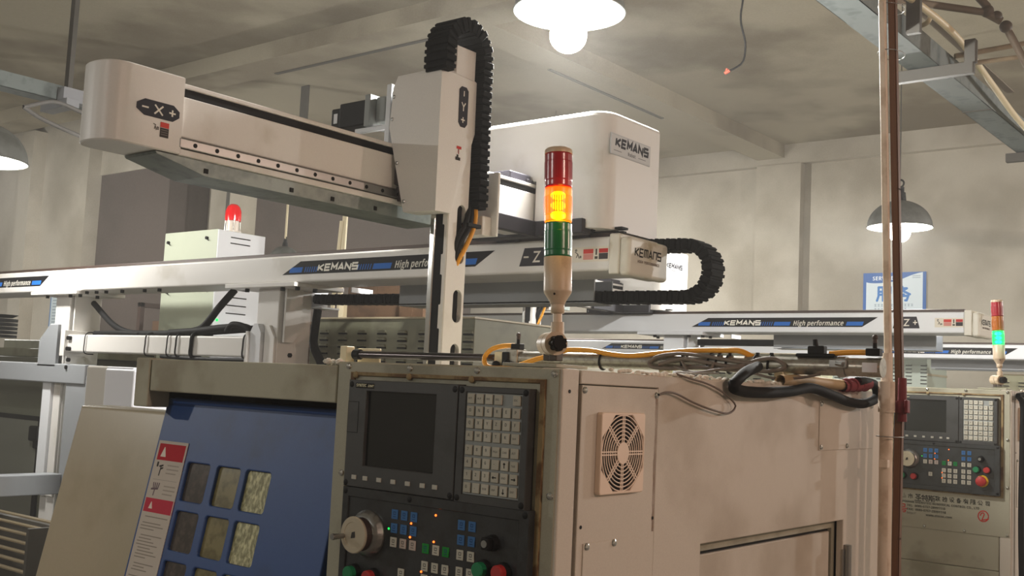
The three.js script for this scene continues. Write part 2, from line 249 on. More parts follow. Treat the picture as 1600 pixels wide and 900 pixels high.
  const oct = []; for (let i = 0; i < 8; i++) { const a = Math.PI / 8 + i * Math.PI / 4; oct.push([fc[0] + 0.0592 * Math.cos(a) / Math.cos(Math.PI / 8), fc[1] + 0.0592 * Math.sin(a) / Math.cos(Math.PI / 8)]); }
  const fan = part('fan_grille', ex(poly(rrect(fc[0] - fr, fc[0] + fr, fc[1] - fr, fc[1] + fr, 0.005, THREE.Shape), [oct.reverse()]), 0.0105, 'side', XS + 0.0012, 0.0012), m.plastic, L, 'square cream plastic fan grille');
  part('fan_opening', ex(oct, 0.002, 'side', XS + 0.0013), M(0x1c1512, 0.95), fan, 'dark opening behind the rings');
  const X1 = XS + 0.0102;
  for (let k = 1; k <= 7; k++) { const r = 0.0165 + k * 0.0061; put('ring', new THREE.TorusGeometry(r, 0.0011, 6, 56).rotateY(Math.PI / 2), m.plastic, fan, [X1, fc[1], -fc[0]]); }
  const spoke = clean(mergeGeometries([bx(-0.001, 0.001, 0.014, 0.059, -0.0033, -0.0013), bx(-0.001, 0.001, 0.014, 0.059, 0.0013, 0.0033)]));
  for (let k = 0; k < 8; k++) put('spoke', spoke, m.plastic, fan, [X1, fc[1], -fc[0]], [k * Math.PI / 4, 0, 0]);
  put('hub', new THREE.CylinderGeometry(0.0172, 0.0172, 0.003, 28).rotateZ(Math.PI / 2), m.plastic, fan, [X1, fc[1], -fc[0]]);

  // front fascia with the sheet around the control panel
  part('front_fascia', ex(rect(-1.437, -0.9865, 0.95, YT), 0.035, 'front', ZF - 0.036, 0.003), m.fascia, L, 'grey-green sheet around the control panel');
  const plate = part('panel_plate', ex(rect(-1.413, -0.949, 1.079, 1.631), 0.003, 'front', ZF - 0.001, 0.0008), m.fascia, L, 'screwed grey-green plate framing the controls');
  part('lower_front', bx(-1.437, -0.9865, 0.03, 0.949, ZF - 0.03, ZF, 0.003), m.fascia, L);
  for (const [x, y] of [[-1.405, 1.625], [-1.257, 1.625], [-1.110, 1.625], [-0.958, 1.624], [-0.957, 1.444], [-0.957, 1.265], [-0.957, 1.088], [-1.112, 1.087], [-1.263, 1.088], [-1.4, 1.088]]) put('screw', screwG, m.chrome, plate, [x, y, ZF + 0.002]);
  put('screw', screwG, m.chrome, plate, [-1.408, 1.44, ZF + 0.002]);
  const gask = ex(poly(rect(-1.396, -0.972, 1.225, 1.6155), [rect(-1.386, -0.982, 1.235, 1.609)]), 0.005, 'front', ZF + 0.001, 0.001);
  part('gasket', gask, m.rust, L, 'rust-stained edge around the control panel');
  for (const x of [-1.383, -1.255, -1.118]) put('screw', screwG, m.rust, plate, [x, 1.6105, ZF + 0.005]);

  // screen unit
  const ZP = -1.28, TH = 0.026;
  const scr = part('screen_unit', ex(poly(rect(-1.383, -1.132, 1.4215, 1.602), [rect(-1.3385, -1.1785, 1.4585, 1.5835)]), TH, 'front', ZP - TH, 0.0012), m.charcoal, L, 'charcoal unit holding the dark screen');
  part('screen', bx(-1.341, -1.176, 1.455, 1.587, ZP - 0.012, ZP - 0.006), m.glass, scr, 'blank dark grey screen');
  part('slot_cover', ex(poly(rect(-1.3815, -1.3555, 1.512, 1.565), [rect(-1.3815, -1.3565, 1.513, 1.564)]), 0.0008, 'front', ZP - 0.0004), m.black, scr);
  part('maker_plate', sheet(rect(-1.365, -1.322, 1.5885, 1.5965), 'front', ZP), print(0.043, 0.008, 256, (g, w, h) => { fill(g, '#14140f', 0, 0, w, h); words(g, 'SYNTEC', 0.0015, 0.0062, 0.0068, '#e8e2c0'); words(g, '22MT', 0.0292, 0.0062, 0.0055, '#e8e2c0', 'italic bold'); }), scr, 'small black plate with white lettering');
  const softG = clean(bx(-0.0052, 0.0052, -0.0036, 0.0036, -0.001, 0.0014, 0.0006));
  ['◁', 'F1', 'F2', 'F3', 'F4', 'F5', '▷'].forEach((s, i) => put('soft_key', softG, m.key, scr, [[-1.357, -1.330, -1.297, -1.264, -1.231, -1.198, -1.171][i], 1.4378, ZP + 0.0002]));
  for (const [x, y] of [[-1.376, 1.594], [-1.139, 1.594], [-1.377, 1.4275], [-1.139, 1.4275]]) put('screw', screwG, m.black, scr, [x, y, ZP - 0.002]);

  // keypad
  const kp = part('keypad', ex(poly(rect(-1.1305, -0.990, 1.4195, 1.6), [rect(-1.1145, -1.0035, 1.4335, 1.5905)]), TH, 'front', ZP - TH, 0.0012), m.charcoal, L, 'charcoal keypad with pale keys in eight rows');
  part('key_bed', bx(-1.116, -1.002, 1.432, 1.592, ZP - 0.006, ZP - 0.0022), m.grey, kp);
  const KT = [['RST', 'HLP', 'INS', 'DEL', '', 'ESC'], ['O', 'N', 'G', 'R', 'E', 'P'], ['Q', 'X', 'Y', 'Z', 'D', 'F'], ['A', 'M', 'S', 'T', 'K', 'SHF'], ['7', '8', '9', 'PGU', 'CAN', 'ALT'], ['4', '5', '6', '-', '^', 'TAB'], ['1', '2', '3', '<', 'END', '>'], ['0', '.', 'EOB', 'INP', 'v', 'ENT']];
  const keyMats = {}, keyG = clean(bx(-0.0072, 0.0072, -0.0076, 0.0076, 0, 0.0036, 0.0009)), faceG = sheet(rect(-0.0064, 0.0064, -0.0068, 0.0068), 'front', 0, 0.0002);
  const fG = clean(faceG); 
  const atlas = print(0.108, 0.152, 768, (g, w, h) => {
    fill(g, '#bdb9ab', 0, 0, w, h);
    KT.forEach((row, j) => row.forEach((s, i) => { if (!s) return; const x = i * 0.018, y = j * 0.019; const tone = 178 + ((i * 7 + j * 5) % 5) * 4; fill(g, `rgb(${tone},${tone - 4},${tone - 18})`, x, y, 0.018, 0.019);
      if ('^v<>'.includes(s)) { g.strokeStyle = '#222'; g.lineWidth = 0.0016; g.beginPath(); const d = { '^': [0, -1], v: [0, 1], '<': [-1, 0], '>': [1, 0] }[s], cx = x + 0.009, cyy = y + 0.0095, q = 0.0038; g.moveTo(cx - d[0] * q, cyy - d[1] * q); g.lineTo(cx + d[0] * q, cyy + d[1] * q); g.moveTo(cx + d[0] * q - d[0] * 0.002 + d[1] * 0.002, cyy + d[1] * q - d[1] * 0.002 + d[0] * 0.002); g.lineTo(cx + d[0] * q, cyy + d[1] * q); g.lineTo(cx + d[0] * q - d[0] * 0.002 - d[1] * 0.002, cyy + d[1] * q - d[1] * 0.002 - d[0] * 0.002); g.stroke(); }
      else words(g, s, x + (s.length > 1 ? 0.0042 : 0.0062), y + 0.0105, s.length > 1 ? 0.0042 : 0.0068, '#5c5c58'); }));
  });
  KT.forEach((row, j) => row.forEach((s, i) => {
    if (!s) return;
    const x = -1.104 + i * 0.0182, y = 1.581 - j * 0.0192 - (j > 3 ? 0.0025 : 0);
    const g = keyG.clone(), p = g.attributes.position, uv = g.attributes.uv;
    for (let k = 0; k < p.count; k++) { const front = p.getZ(k) > 0.0025; const a = front ? (p.getX(k) / 0.018 + 0.5) : 0.12, b = front ? (p.getY(k) / 0.019 + 0.5) : 0.12; uv.setXY(k, (i + a) / 6, 1 - (j + 1 - b) / 8); }
    put('key', g, atlas, kp, [x, y, ZP - 0.0024]);
  }));
  for (const [x, y] of [[-1.124, 1.5935], [-0.9965, 1.5935], [-1.124, 1.4265], [-0.9965, 1.4265]]) put('screw', screwG, m.black, kp, [x, y, ZP - 0.002]);

  // operator panel
  const op = part('operator_panel', [ex(poly(rect(-1.383, -0.980, 1.232, 1.4205), [rect(-1.368, -1.000, 1.250, 1.4045)]), TH, 'front', ZP - TH, 0.0012), bx(-1.37, -0.998, 1.248, 1.4065, ZP - 0.02, ZP - 0.003)], m.membrane, L, 'charcoal operator panel with coloured keys and handwheel');
  const Z3 = ZP - 0.003;
  for (const [x, y] of [[-1.376, 1.4135], [-1.225, 1.4135], [-0.988, 1.4135], [-1.376, 1.2405], [-0.988, 1.2405]]) put('screw', screwG, m.black, op, [x, y, ZP - 0.002]);
  const kG = clean(bx(-0.0072, 0.0072, -0.0078, 0.0078, 0, 0.0016, 0.0007));
  const glyph = ['#3f6c9f', '#c2beb0', '#1d8434', '#b9aaa0'].map((c, q) => print(0.0144, 0.0156, 64, (g, w, h) => { fill(g, c, 0, 0, w, h); g.strokeStyle = q === 1 || q === 3 ? '#55524c' : '#1e3c66'; g.lineWidth = 0.0011; g.strokeRect(0.005, 0.004, 0.0045, 0.004); g.beginPath(); g.moveTo(0.004, 0.0115); g.lineTo(0.0105, 0.0115); g.stroke(); }));
  const btn = (x, y, q) => { const g = kG.clone(), p = g.attributes.position, uv = g.attributes.uv; for (let k = 0; k < p.count; k++) uv.setXY(k, p.getX(k) / 0.0144 + 0.5, p.getY(k) / 0.0156 + 0.5); put('key', g, glyph[q], op, [x, y, Z3]); };
  for (let j = 0; j < 3; j++) for (let i = 0; i < 3; i++) btn(-1.258 + i * 0.0215, 1.386 - j * 0.0224, j < 2 ? 0 : i ? 3 : 1);
  btn(-1.186, 1.340, 2); btn(-1.164, 1.340, 1); btn(-1.143, 1.340, 2);
  for (let j = 0; j < 3; j++) for (let i = 0; i < 2; i++) btn(-1.113 + i * 0.0217, 1.385 - j * 0.0227, j < 2 ? 0 : 1);
  for (let j = 0; j < 3; j++) { for (let i = 0; i < 3; i++) btn(-1.186 + i * 0.0217, 1.3125 - j * 0.0205, 1); for (let i = 0; i < 2; i++) btn(-1.113 + i * 0.0214, 1.3135 - j * 0.0205, 1); }
  btn(-1.237, 1.294, 1);
  const ledG = clean(new THREE.SphereGeometry(0.0018, 10, 8));
  for (const [x, y] of [[-1.2205, 1.3755], [-1.2215, 1.3535], [-1.1695, 1.3525], [-1.193, 1.303], [-1.168, 1.394], [-1.193, 1.2825]]) put('indicator', ledG, m.led, op, [x, y, Z3 + 0.0006], undefined, 'small glowing orange light');
  put('indicator', ledG, m.ledgreen, op, [-1.2705, 1.3615, Z3 + 0.0004], undefined, 'small green light');
  // handwheel
  const wc = [-1.3185, 1.348], hw = part('handwheel', creased(new THREE.LatheGeometry([[0.0001, 0], [0.0385, 0], [0.0385, 0.004], [0.034, 0.011], [0.0275, 0.0145], [0.0275, 0.017]].map((p) => new THREE.Vector2(...p)), 48).rotateX(Math.PI / 2).translate(wc[0], wc[1], Z3)), m.steel, op, 'brushed steel base of the handwheel');
  part('wheel_body', cy([wc[0], wc[1], Z3 + 0.016], [wc[0], wc[1], Z3 + 0.031], 0.027, 0.026, 40), M(0x3a2c28, 0.5), hw, 'dark ring');
  part('wheel_face', creased(new THREE.LatheGeometry([[0.0001, 0.034], [0.0205, 0.034], [0.021, 0.0348], [0.0285, 0.0348], [0.03, 0.0335], [0.03, 0.031], [0.026, 0.03]].map((p) => new THREE.Vector2(...p)), 48).rotateX(Math.PI / 2).translate(wc[0], wc[1], Z3)), M(0xcabfa9, 0.3, 0.4), hw, 'pale metal disc');
  part('wheel_mark', sheet([[wc[0] - 0.005, wc[1] - 0.006], [wc[0] + 0.005, wc[1] - 0.004], [wc[0] + 0.004, wc[1] + 0.006], [wc[0] - 0.003, wc[1] + 0.004]], 'front', Z3 + 0.0341, 0.0003), M(0x2a2622, 0.6), hw);
  part('wheel_knob', [cy([wc[0] - 0.023, wc[1] - 0.004, Z3 + 0.034], [wc[0] - 0.023, wc[1] - 0.004, Z3 + 0.056], 0.0042, 0.0048, 18), cy([wc[0] - 0.023, wc[1] - 0.004, Z3 + 0.056], [wc[0] - 0.023, wc[1] - 0.004, Z3 + 0.059], 0.0055, 0.005, 18)], m.steel, hw, 'steel crank knob');
  // key switch, push buttons, emergency stop
  part('key_switch', [cy([-1.048, 1.366, Z3], [-1.048, 1.366, Z3 + 0.012], 0.0125, 0.0115, 24), bx(-1.0555, -1.0405, 1.357, 1.375, Z3 + 0.011, Z3 + 0.022, 0.002)], m.black, op, 'black key switch');
  part('key_slot', cy([-1.048, 1.366, Z3 + 0.0215], [-1.048, 1.366, Z3 + 0.0232], 0.0055, 0.0055, 20), m.steel, op);
  const push = (x, y, mat, lab) => { const b = part('push_button', [creased(new THREE.LatheGeometry([[0.0001, 0.02], [0.0095, 0.02], [0.0115, 0.018], [0.0118, 0.008], [0.0118, 0]].map((p) => new THREE.Vector2(...p)), 28).rotateX(Math.PI / 2).translate(x, y, Z3))], mat, op, lab); part('button_collar', cy([x, y, Z3], [x, y, Z3 + 0.009], 0.0148, 0.0142, 28), m.black, b); };
  push(-1.063, 1.325, m.green, 'green push button by the key switch'); push(-1.025, 1.326, m.redpaint, 'red push button by the key switch'); push(-1.344, 1.281, m.green, 'green push button under the handwheel'); push(-1.299, 1.280, m.redpaint, 'red push button under the handwheel');
  const es = part('emergency_stop', creased(new THREE.LatheGeometry([[0.0001, 0.032], [0.013, 0.031], [0.0185, 0.027], [0.0195, 0.021], [0.016, 0.016], [0.011, 0.013], [0.011, 0.004]].map((p) => new THREE.Vector2(...p)), 32).rotateX(Math.PI / 2).translate(-1.043, 1.283, Z3)), m.redpaint, op, 'red mushroom stop button');
  part('button_collar', cy([-1.043, 1.283, Z3], [-1.043, 1.283, Z3 + 0.006], 0.023, 0.022, 32), M(0xe0b21c, 0.5), es, 'yellow collar');

  // top hood above the door
  part('hood_beam', bx(-2.013, -1.437, 1.559, 1.626, -1.36, ZF, 0.003), m.hood, L, 'stained grey-green beam above the door');
  part('left_post', bx(-2.067, -2.016, 1.525, 1.628, -1.352, ZF + 0.002, 0.003), m.hood, L);
  const deb = []; for (let i = 0; i < 12; i++) deb.push(new THREE.IcosahedronGeometry(rr(0.003, 0.007), 0).translate(-1.46 + rr(-0.02, 0.02), 1.629 + rr(0, 0.004), -1.31 + rr(-0.01, 0.01)));
  part('chips', deb, m.foam, L);

  // sloping blue door with nine windows, beige guard beside it
  const slope = Math.atan(0.203), Yd = 1.545, Zd = -1.36, cosS = Math.cos(slope);
  const onDoor = (g) => g.applyMatrix4(new THREE.Matrix4().makeRotationX(-slope)).translate(0, Yd, Zd);       // local: y down from 0 along the slope, z out of it
  const dv = (y) => (y - Yd) / cosS;                                                                          // world height to height along the slope
  const WX = [[-1.909, -1.832], [-1.809, -1.734], [-1.717, -1.641]], WY = [[1.342, 1.418], [1.245, 1.3215], [1.148, 1.224]], holes = [];
  for (const [a, b] of WX) for (const [c, d] of WY) holes.push(rrect(a, b, dv(c), dv(d), 0.0075));
  const dshape = rrect(-2.032, -1.452, dv(0.86), 0, 0.01, THREE.Shape);
  const door = part('blue_door', onDoor(new THREE.ExtrudeGeometry(poly(dshape, holes), { depth: 0.004, bevelEnabled: true, bevelSize: 0.0025, bevelOffset: -0.0025, bevelThickness: 0.0025, bevelSegments: 2, curveSegments: 8 }).translate(0, 0, -0.0065)), m.blue, L, 'sloping blue sliding door with rows of small windows');
  part('door_return', [onDoor(bx(-2.03, -1.455, -0.03, 0.004, -0.06, 0.0, 0.014)), onDoor(bx(-1.466, -1.453, dv(0.86), -0.02, -0.05, -0.002, 0.003)), onDoor(bx(-2.031, -2.018, dv(0.86), -0.02, -0.04, -0.002, 0.003))], m.blue, door);
  const paneMats = [T(mottled(128, 0.08, 0x4a4440, 0x5f5650, 0.35, 0.75, 10, 6, 111), 0.18), T(mottled(128, 0.1, 0x8a8058, 0x6c6340, 0.35, 0.75, 10, 6, 113), 0.25), T(tex(256, 0.09, (u, v) => { const p = fbm(u, v * 0.4, 24, 4, 117), q = fbm(u, v, 10, 3, 119); return mixc([128, 124, 84], [226, 222, 176], ss(0.3, 0.75, p * 0.65 + q * 0.35)); }), 0.5)];
  WX.forEach(([a, b], i) => WY.forEach(([c, d]) => part('window_pane', onDoor(bx(a - 0.006, b + 0.006, dv(c) - 0.006, dv(d) + 0.006, -0.010, -0.0072)), paneMats[i], door, ['smoked dark window pane', 'dull olive window pane', 'bright streaked window pane'][i])));
  const label = print(0.105, 0.30, 420, (g, w, h) => {
    fill(g, '#c9bfb4', 0, 0, w, h); fill(g, '#b52430', 0.006, 0.006, w - 0.012, 0.034);
    g.fillStyle = '#eadfd2'; for (const [x, y, s] of [[0.026, 0.033, 0.02], [0.026, 0.139, 0.014]]) { if (y > 0.1) { fill(g, '#c2374a', 0.003, 0.118, w - 0.006, 0.028); g.fillStyle = '#eadfd2'; } g.beginPath(); g.moveTo(x - s * 0.5, y); g.lineTo(x + s * 0.5, y); g.lineTo(x + s * 0.06, y - s); g.lineTo(x - s * 0.06, y - s); g.fill(); }
    g.fillStyle = '#33302e'; g.beginPath(); g.rect(0.012, 0.044, 0.006, 0.01); g.fill(); g.strokeStyle = '#33302e'; g.lineWidth = 0.0035; g.beginPath(); g.moveTo(0.022, 0.053); g.lineTo(0.036, 0.05); g.moveTo(0.029, 0.051); g.lineTo(0.027, 0.072); g.moveTo(0.029, 0.058); g.lineTo(0.037, 0.055); g.stroke();
    g.strokeStyle = '#6a5a62'; g.beginPath(); for (let i = 0; i < 4; i++) { g.moveTo(0.02 + i * 0.005, 0.1); g.lineTo(0.017 + i * 0.007, 0.086); } g.moveTo(0.026, 0.098); g.lineTo(0.024, 0.113); g.moveTo(0.012, 0.1); g.lineTo(0.036, 0.098); g.stroke();
    fill(g, '#8d857d', 0.01, 0.0795, w - 0.02, 0.0006);
    for (const [a, b] of [[0.05, 0.048], [0.05, 0.056], [0.05, 0.064], [0.055, 0.09], [0.055, 0.098], [0.055, 0.106]]) fill(g, '#a79d92', a, b, 0.035 + (b * 997 % 7) * 0.001, 0.0026);
    for (let y = 0.154; y < 0.292; y += 0.0062) if (((y * 1000) | 0) % 5) fill(g, '#8f867b', 0.008 + (((y * 3777) | 0) % 3) * 0.004, y, 0.04 + (((y * 9173) | 0) % 9) * 0.005, 0.0019);
  });
  const lab = new THREE.BoxGeometry(0.104, 0.30 / cosS, 0.0012); lab.userData.keepUV = true; part('warning_label', onDoor(lab.translate(-1.971, dv(1.305), 0.0008)), label, door, 'tall warning label with two red bands');
  const gd = [[-2.414, dv(0.5)], [-2.03, dv(0.5)], [-2.03, dv(1.519)], [-2.414, dv(1.517)]];
  part('beige_guard', [onDoor(new THREE.ExtrudeGeometry(poly(gd), { depth: 0.02, bevelEnabled: true, bevelSize: 0.008, bevelOffset: -0.008, bevelThickness: 0.008, bevelSegments: 4 }).translate(0, 0, -0.052)), bx(-2.41, -2.03, 1.498, 1.513, -1.46, -1.385, 0.006)], m.guard, L, 'sloping beige guard panel left of the blue door');
  part('guard_inner', bx(-2.41, -2.07, 0.02, 1.47, -2.3, -1.47), m.hood, L);
}
const lathe2 = lathe.clone(); lathe2.name = numbered('cnc_lathe'); scene.add(lathe2); lathe2.position.x -= 0.144; lathe2.position.y += 0.047; lathe2.position.z -= 3.1;
lathe2.userData = { label: 'second lathe behind the brown batten, with printed address and red hand-drawn marks', category: 'machine' };
{
  const o = [-0.144, 0.047, -3.1], Zp = ZF + o[2] + 0.0025, P = (x, y) => [x + o[0], y + o[1]];
  const [tx, ty] = P(-1.40, 1.10);
  const inkw = 0.40, inkh = 0.112;
  const ink = print(inkw, inkh, 1400, (g, w, h) => {
    ['fo', 'shan', 'shi', 'sheng', 'te', 'si', 'shu', 'kong', 'she', 'bei', 'you', 'xian', 'gong', 'si2'].forEach((n, i) => han(g, n, 0.02 + i * 0.0264, 0.0035, i > 2 && i < 6 ? 0.0235 : 0.0175, i < 2 ? '#77766a' : '#34362f', 0.11));
    words(g, 'FOSHAN SHENGTESI NUMERICAL CONTROL CO., LTD', 0.05, 0.0385, 0.0118, '#57584d');
    words(g, 'TEL:  0086-0757-28991118', 0.068, 0.0535, 0.0125, '#57584d'); words(g, 'FAX:  0086-0757-28991118', 0.068, 0.068, 0.0125, '#57584d'); words(g, 'http://', 0.068, 0.082, 0.011, '#8c8b7d'); words(g, 'www.stscnc.com', 0.142, 0.084, 0.0125, '#57584d');
    g.strokeStyle = '#c02a22'; g.lineWidth = 0.0034; g.lineCap = 'round'; g.beginPath(); g.ellipse(0.357, 0.062, 0.0185, 0.02, 0.1, 0, 6.1); g.stroke(); g.beginPath(); g.moveTo(0.347, 0.06); g.bezierCurveTo(0.348, 0.047, 0.362, 0.046, 0.36, 0.057); g.lineTo(0.352, 0.077); g.lineTo(0.375, 0.071); g.stroke();
    han(g, 'hao', 0.036, 0.046, 0.031, '#c02a22', 0.1); g.beginPath(); g.moveTo(0.02, 0.072); g.lineTo(0.033, 0.07); g.stroke();
  }, true);
  const a = tx, b = ty; part('printed_notice', sheet(rect(a, a + inkw, b, b + inkh), 'front', Zp, 0.0006), ink, lathe2, 'maker address in dark print with red hand-drawn marks');
  part('black_cable', [tb([[XS + o[0] + 0.02, 1.66, -4.41], [XS + o[0] + 0.03, 1.64, -4.43], [XS + o[0] + 0.03, 1.5, -4.435], [XS + o[0] + 0.025, 1.2, -4.44], [XS + o[0] + 0.03, 0.9, -4.435], [XS + o[0] + 0.03, 0.3, -4.43]], 0.011, 50), tb([[XS + o[0] + 0.02, 1.66, -4.41], [XS + o[0] + 0.05, 1.672, -4.5], [XS + o[0] + 0.05, 1.67, -4.8]], 0.011, 16)], m.rubber, lathe2, 'black cable down the corner');
}

// ------------------------------------------------------------------ the loading gantries, one per row
const beamDecal = print(1.21, 0.058, 2048, (g, w, h) => {
  fill(g, '#0c0c10', 0, 0, w, h); g.fillStyle = '#1d63b8';
  const slab = (x0, x1) => { g.beginPath(); g.moveTo(x0 + 0.008, h * 0.45); g.lineTo(x1 + 0.008, h * 0.45); g.lineTo(x1, h * 0.86); g.lineTo(x0, h * 0.86); g.fill(); };
  slab(0.045, 0.128); for (let i = 0; i < 6; i++) { slab(0.145 + i * 0.0145, 0.151 + i * 0.0145); slab(0.475 + i * 0.0145, 0.481 + i * 0.0145); }
  slab(0.565, 0.67); slab(1.02, 1.12);
  brand(g, 'KEMANS', 0.228, h * 0.26, 0.252, h * 0.58, '#eeebe0', 0.25, 0.25); slanted(g, 'High performance', 0.69, h * 0.84, h * 0.52, 0.315, '#d4d1c6');
});
const sticker = print(0.1, 0.04, 256, (g, w, h) => {
  fill(g, '#d9d2c4', 0, 0, w, h); g.strokeStyle = '#4a4540'; g.lineWidth = 0.002; g.beginPath(); g.moveTo(0.008, 0.012); g.lineTo(0.016, 0.018); g.lineTo(0.012, 0.028); g.moveTo(0.016, 0.018); g.lineTo(0.02, 0.03); g.stroke(); g.beginPath(); g.arc(0.011, 0.008, 0.002, 0, 7); g.stroke(); g.strokeRect(0.022, 0.024, 0.003, 0.004);
  fill(g, '#c9453f', 0.031, 0.006, 0.027, 0.012); fill(g, '#c98a80', 0.031, 0.019, 0.027, 0.015); fill(g, '#4a4540', 0.064, 0.006, 0.004, 0.016); fill(g, '#4a4540', 0.062, 0.026, 0.008, 0.007); fill(g, '#b5302e', 0.073, 0.006, 0.024, 0.011); fill(g, '#3d393b', 0.073, 0.018, 0.024, 0.016);
});
const plate = (text, vertical) => print(0.13, 0.05, 384, (g, w, h) => {
  fill(g, '#302f36', 0, 0, w, h); g.strokeStyle = '#ddd8cd'; g.lineWidth = 0.005; g.beginPath();
  g.moveTo(0.016, h / 2); g.lineTo(0.036, h / 2); g.moveTo(0.098, h / 2); g.lineTo(0.118, h / 2); g.moveTo(0.108, h / 2 - 0.01); g.lineTo(0.108, h / 2 + 0.01);
  if (text === 'X') { g.moveTo(0.054, h / 2 - 0.014); g.lineTo(0.079, h / 2 + 0.014); g.moveTo(0.079, h / 2 - 0.014); g.lineTo(0.054, h / 2 + 0.014); }
  if (text === 'Z') { g.moveTo(0.055, h / 2 - 0.013); g.lineTo(0.078, h / 2 - 0.013); g.lineTo(0.056, h / 2 + 0.013); g.lineTo(0.08, h / 2 + 0.013); } g.stroke();
});
const plateX = plate('X'), plateZ = plate('Z');
const plateY = print(0.042, 0.128, 200, (g, w, h) => { fill(g, '#302f36', 0, 0, w, h); g.strokeStyle = '#ddd8cd'; g.lineWidth = 0.0042; g.beginPath(); const c = w / 2; g.moveTo(c, 0.013); g.lineTo(c, 0.03); g.moveTo(c - 0.009, 0.05); g.lineTo(c, 0.063); g.lineTo(c + 0.009, 0.05); g.moveTo(c, 0.063); g.lineTo(c, 0.077); g.moveTo(c - 0.009, 0.105); g.lineTo(c + 0.009, 0.105); g.moveTo(c, 0.096); g.lineTo(c, 0.114); g.stroke(); });
const dangerX = print(0.05, 0.045, 160, (g, w, h) => { g.strokeStyle = '#403a36'; g.lineWidth = 0.002; g.beginPath(); g.moveTo(0.003, 0.012); g.lineTo(0.01, 0.014); g.lineTo(0.007, 0.026); g.moveTo(0.009, 0.016); g.lineTo(0.013, 0.028); g.stroke(); g.strokeRect(0.015, 0.019, 0.004, 0.006); fill(g, '#c9473f', 0.024, 0.003, 0.026, 0.014); fill(g, '#3e3837', 0.024, 0.018, 0.026, 0.025); for (let i = 0; i < 3; i++) fill(g, '#8d8580', 0.027, 0.023 + i * 0.006, 0.02, 0.0012); }, true);
const dangerY = print(0.03, 0.05, 120, (g, w, h) => { fill(g, '#c23a38', 0.006, 0.003, 0.022, 0.009); fill(g, '#8d3030', 0.014, 0.012, 0.004, 0.016); fill(g, '#2f2c2c', 0.008, 0.03, 0.008, 0.009); fill(g, '#2f2c2c', 0.003, 0.038, 0.022, 0.01); }, true);
const coverSign = print(0.26, 0.075, 640, (g, w, h) => { fill(g, '#b9bcc0', 0, 0, w, h); fill(g, '#c6c8ca', 0.004, 0.004, w - 0.008, h - 0.008); brand(g, 'KEMANS', 0.026, 0.01, 0.222, 0.036, '#24232b', 0.26, 0.14); words(g, 'Robot', 0.11, 0.064, 0.018, '#4a4a52'); fill(g, '#5c5c66', 0.02, 0.058, 0.05, 0.002); fill(g, '#5c5c66', 0.18, 0.058, 0.05, 0.002); });
const capSign = print(0.18, 0.06, 512, (g, w, h) => { brand(g, 'KEmAnS', 0.004, 0.004, 0.172, 0.031, '#15120f', 0.17, 0.08); words(g, 'HIGH  PERFORMANCE', 0.024, 0.054, 0.0135, '#6b5648', 'bold'); }, true);

const linkG = clean(new RoundedBoxGeometry(0.019, 0.040, 0.078, 1, 0.003)), ribG = clean(new RoundedBoxGeometry(0.012, 0.0425, 0.074, 1, 0.002)), hexG = clean(new THREE.CylinderGeometry(0.011, 0.011, 0.016, 6));
function chain(name, parent, path, width, label, thick = 0.04) {     // path: points of the middle line; links follow it
  const curve = new THREE.CatmullRomCurve3(path.map((p) => V(...p)), false, 'catmullrom', 0.05), len = curve.getLength(), n = Math.round(len / 0.023), across = label.across, mats = [];
  const up = V(...across), frame = (t) => { const p = curve.getPointAt(t), d = curve.getTangentAt(t), nrm = up.clone().cross(d).normalize(); return [p, d, nrm]; };
  const core = []; for (let i = 0; i < n; i++) { const [p, d, q] = frame((i + 0.5) / n); const g = new THREE.BoxGeometry(len / n * 1.3, thick * 0.72, width * 0.9); g.applyMatrix4(new THREE.Matrix4().makeBasis(d, q, up).setPosition(p)); core.push(g); }
  const c = part(name, core, m.chain, parent, label.text), b = rootPos(parent);
  for (let i = 0; i < n; i++) {
    const [p, d, q] = frame((i + 0.5) / n), l = new THREE.Mesh(i % 2 ? linkG : ribG, m.chain); l.name = 'link'; l.castShadow = l.receiveShadow = true;
    l.matrix.makeBasis(d, q, up).scale(V(i % 2 ? 1 : 1, thick / 0.04, width / 0.078)).setPosition(p.x - b.x, p.y - b.y, p.z - b.z); l.matrix.decompose(l.position, l.quaternion, l.scale); c.add(l);
  }
  return c;
}
function arc(cx, cyy, r, a0, a1, n, f) { const o = []; for (let i = 0; i <= n; i++) { const a = a0 + (a1 - a0) * i / n; o.push(f(cx + r * Math.cos(a), cyy + r * Math.sin(a))); } return o; }

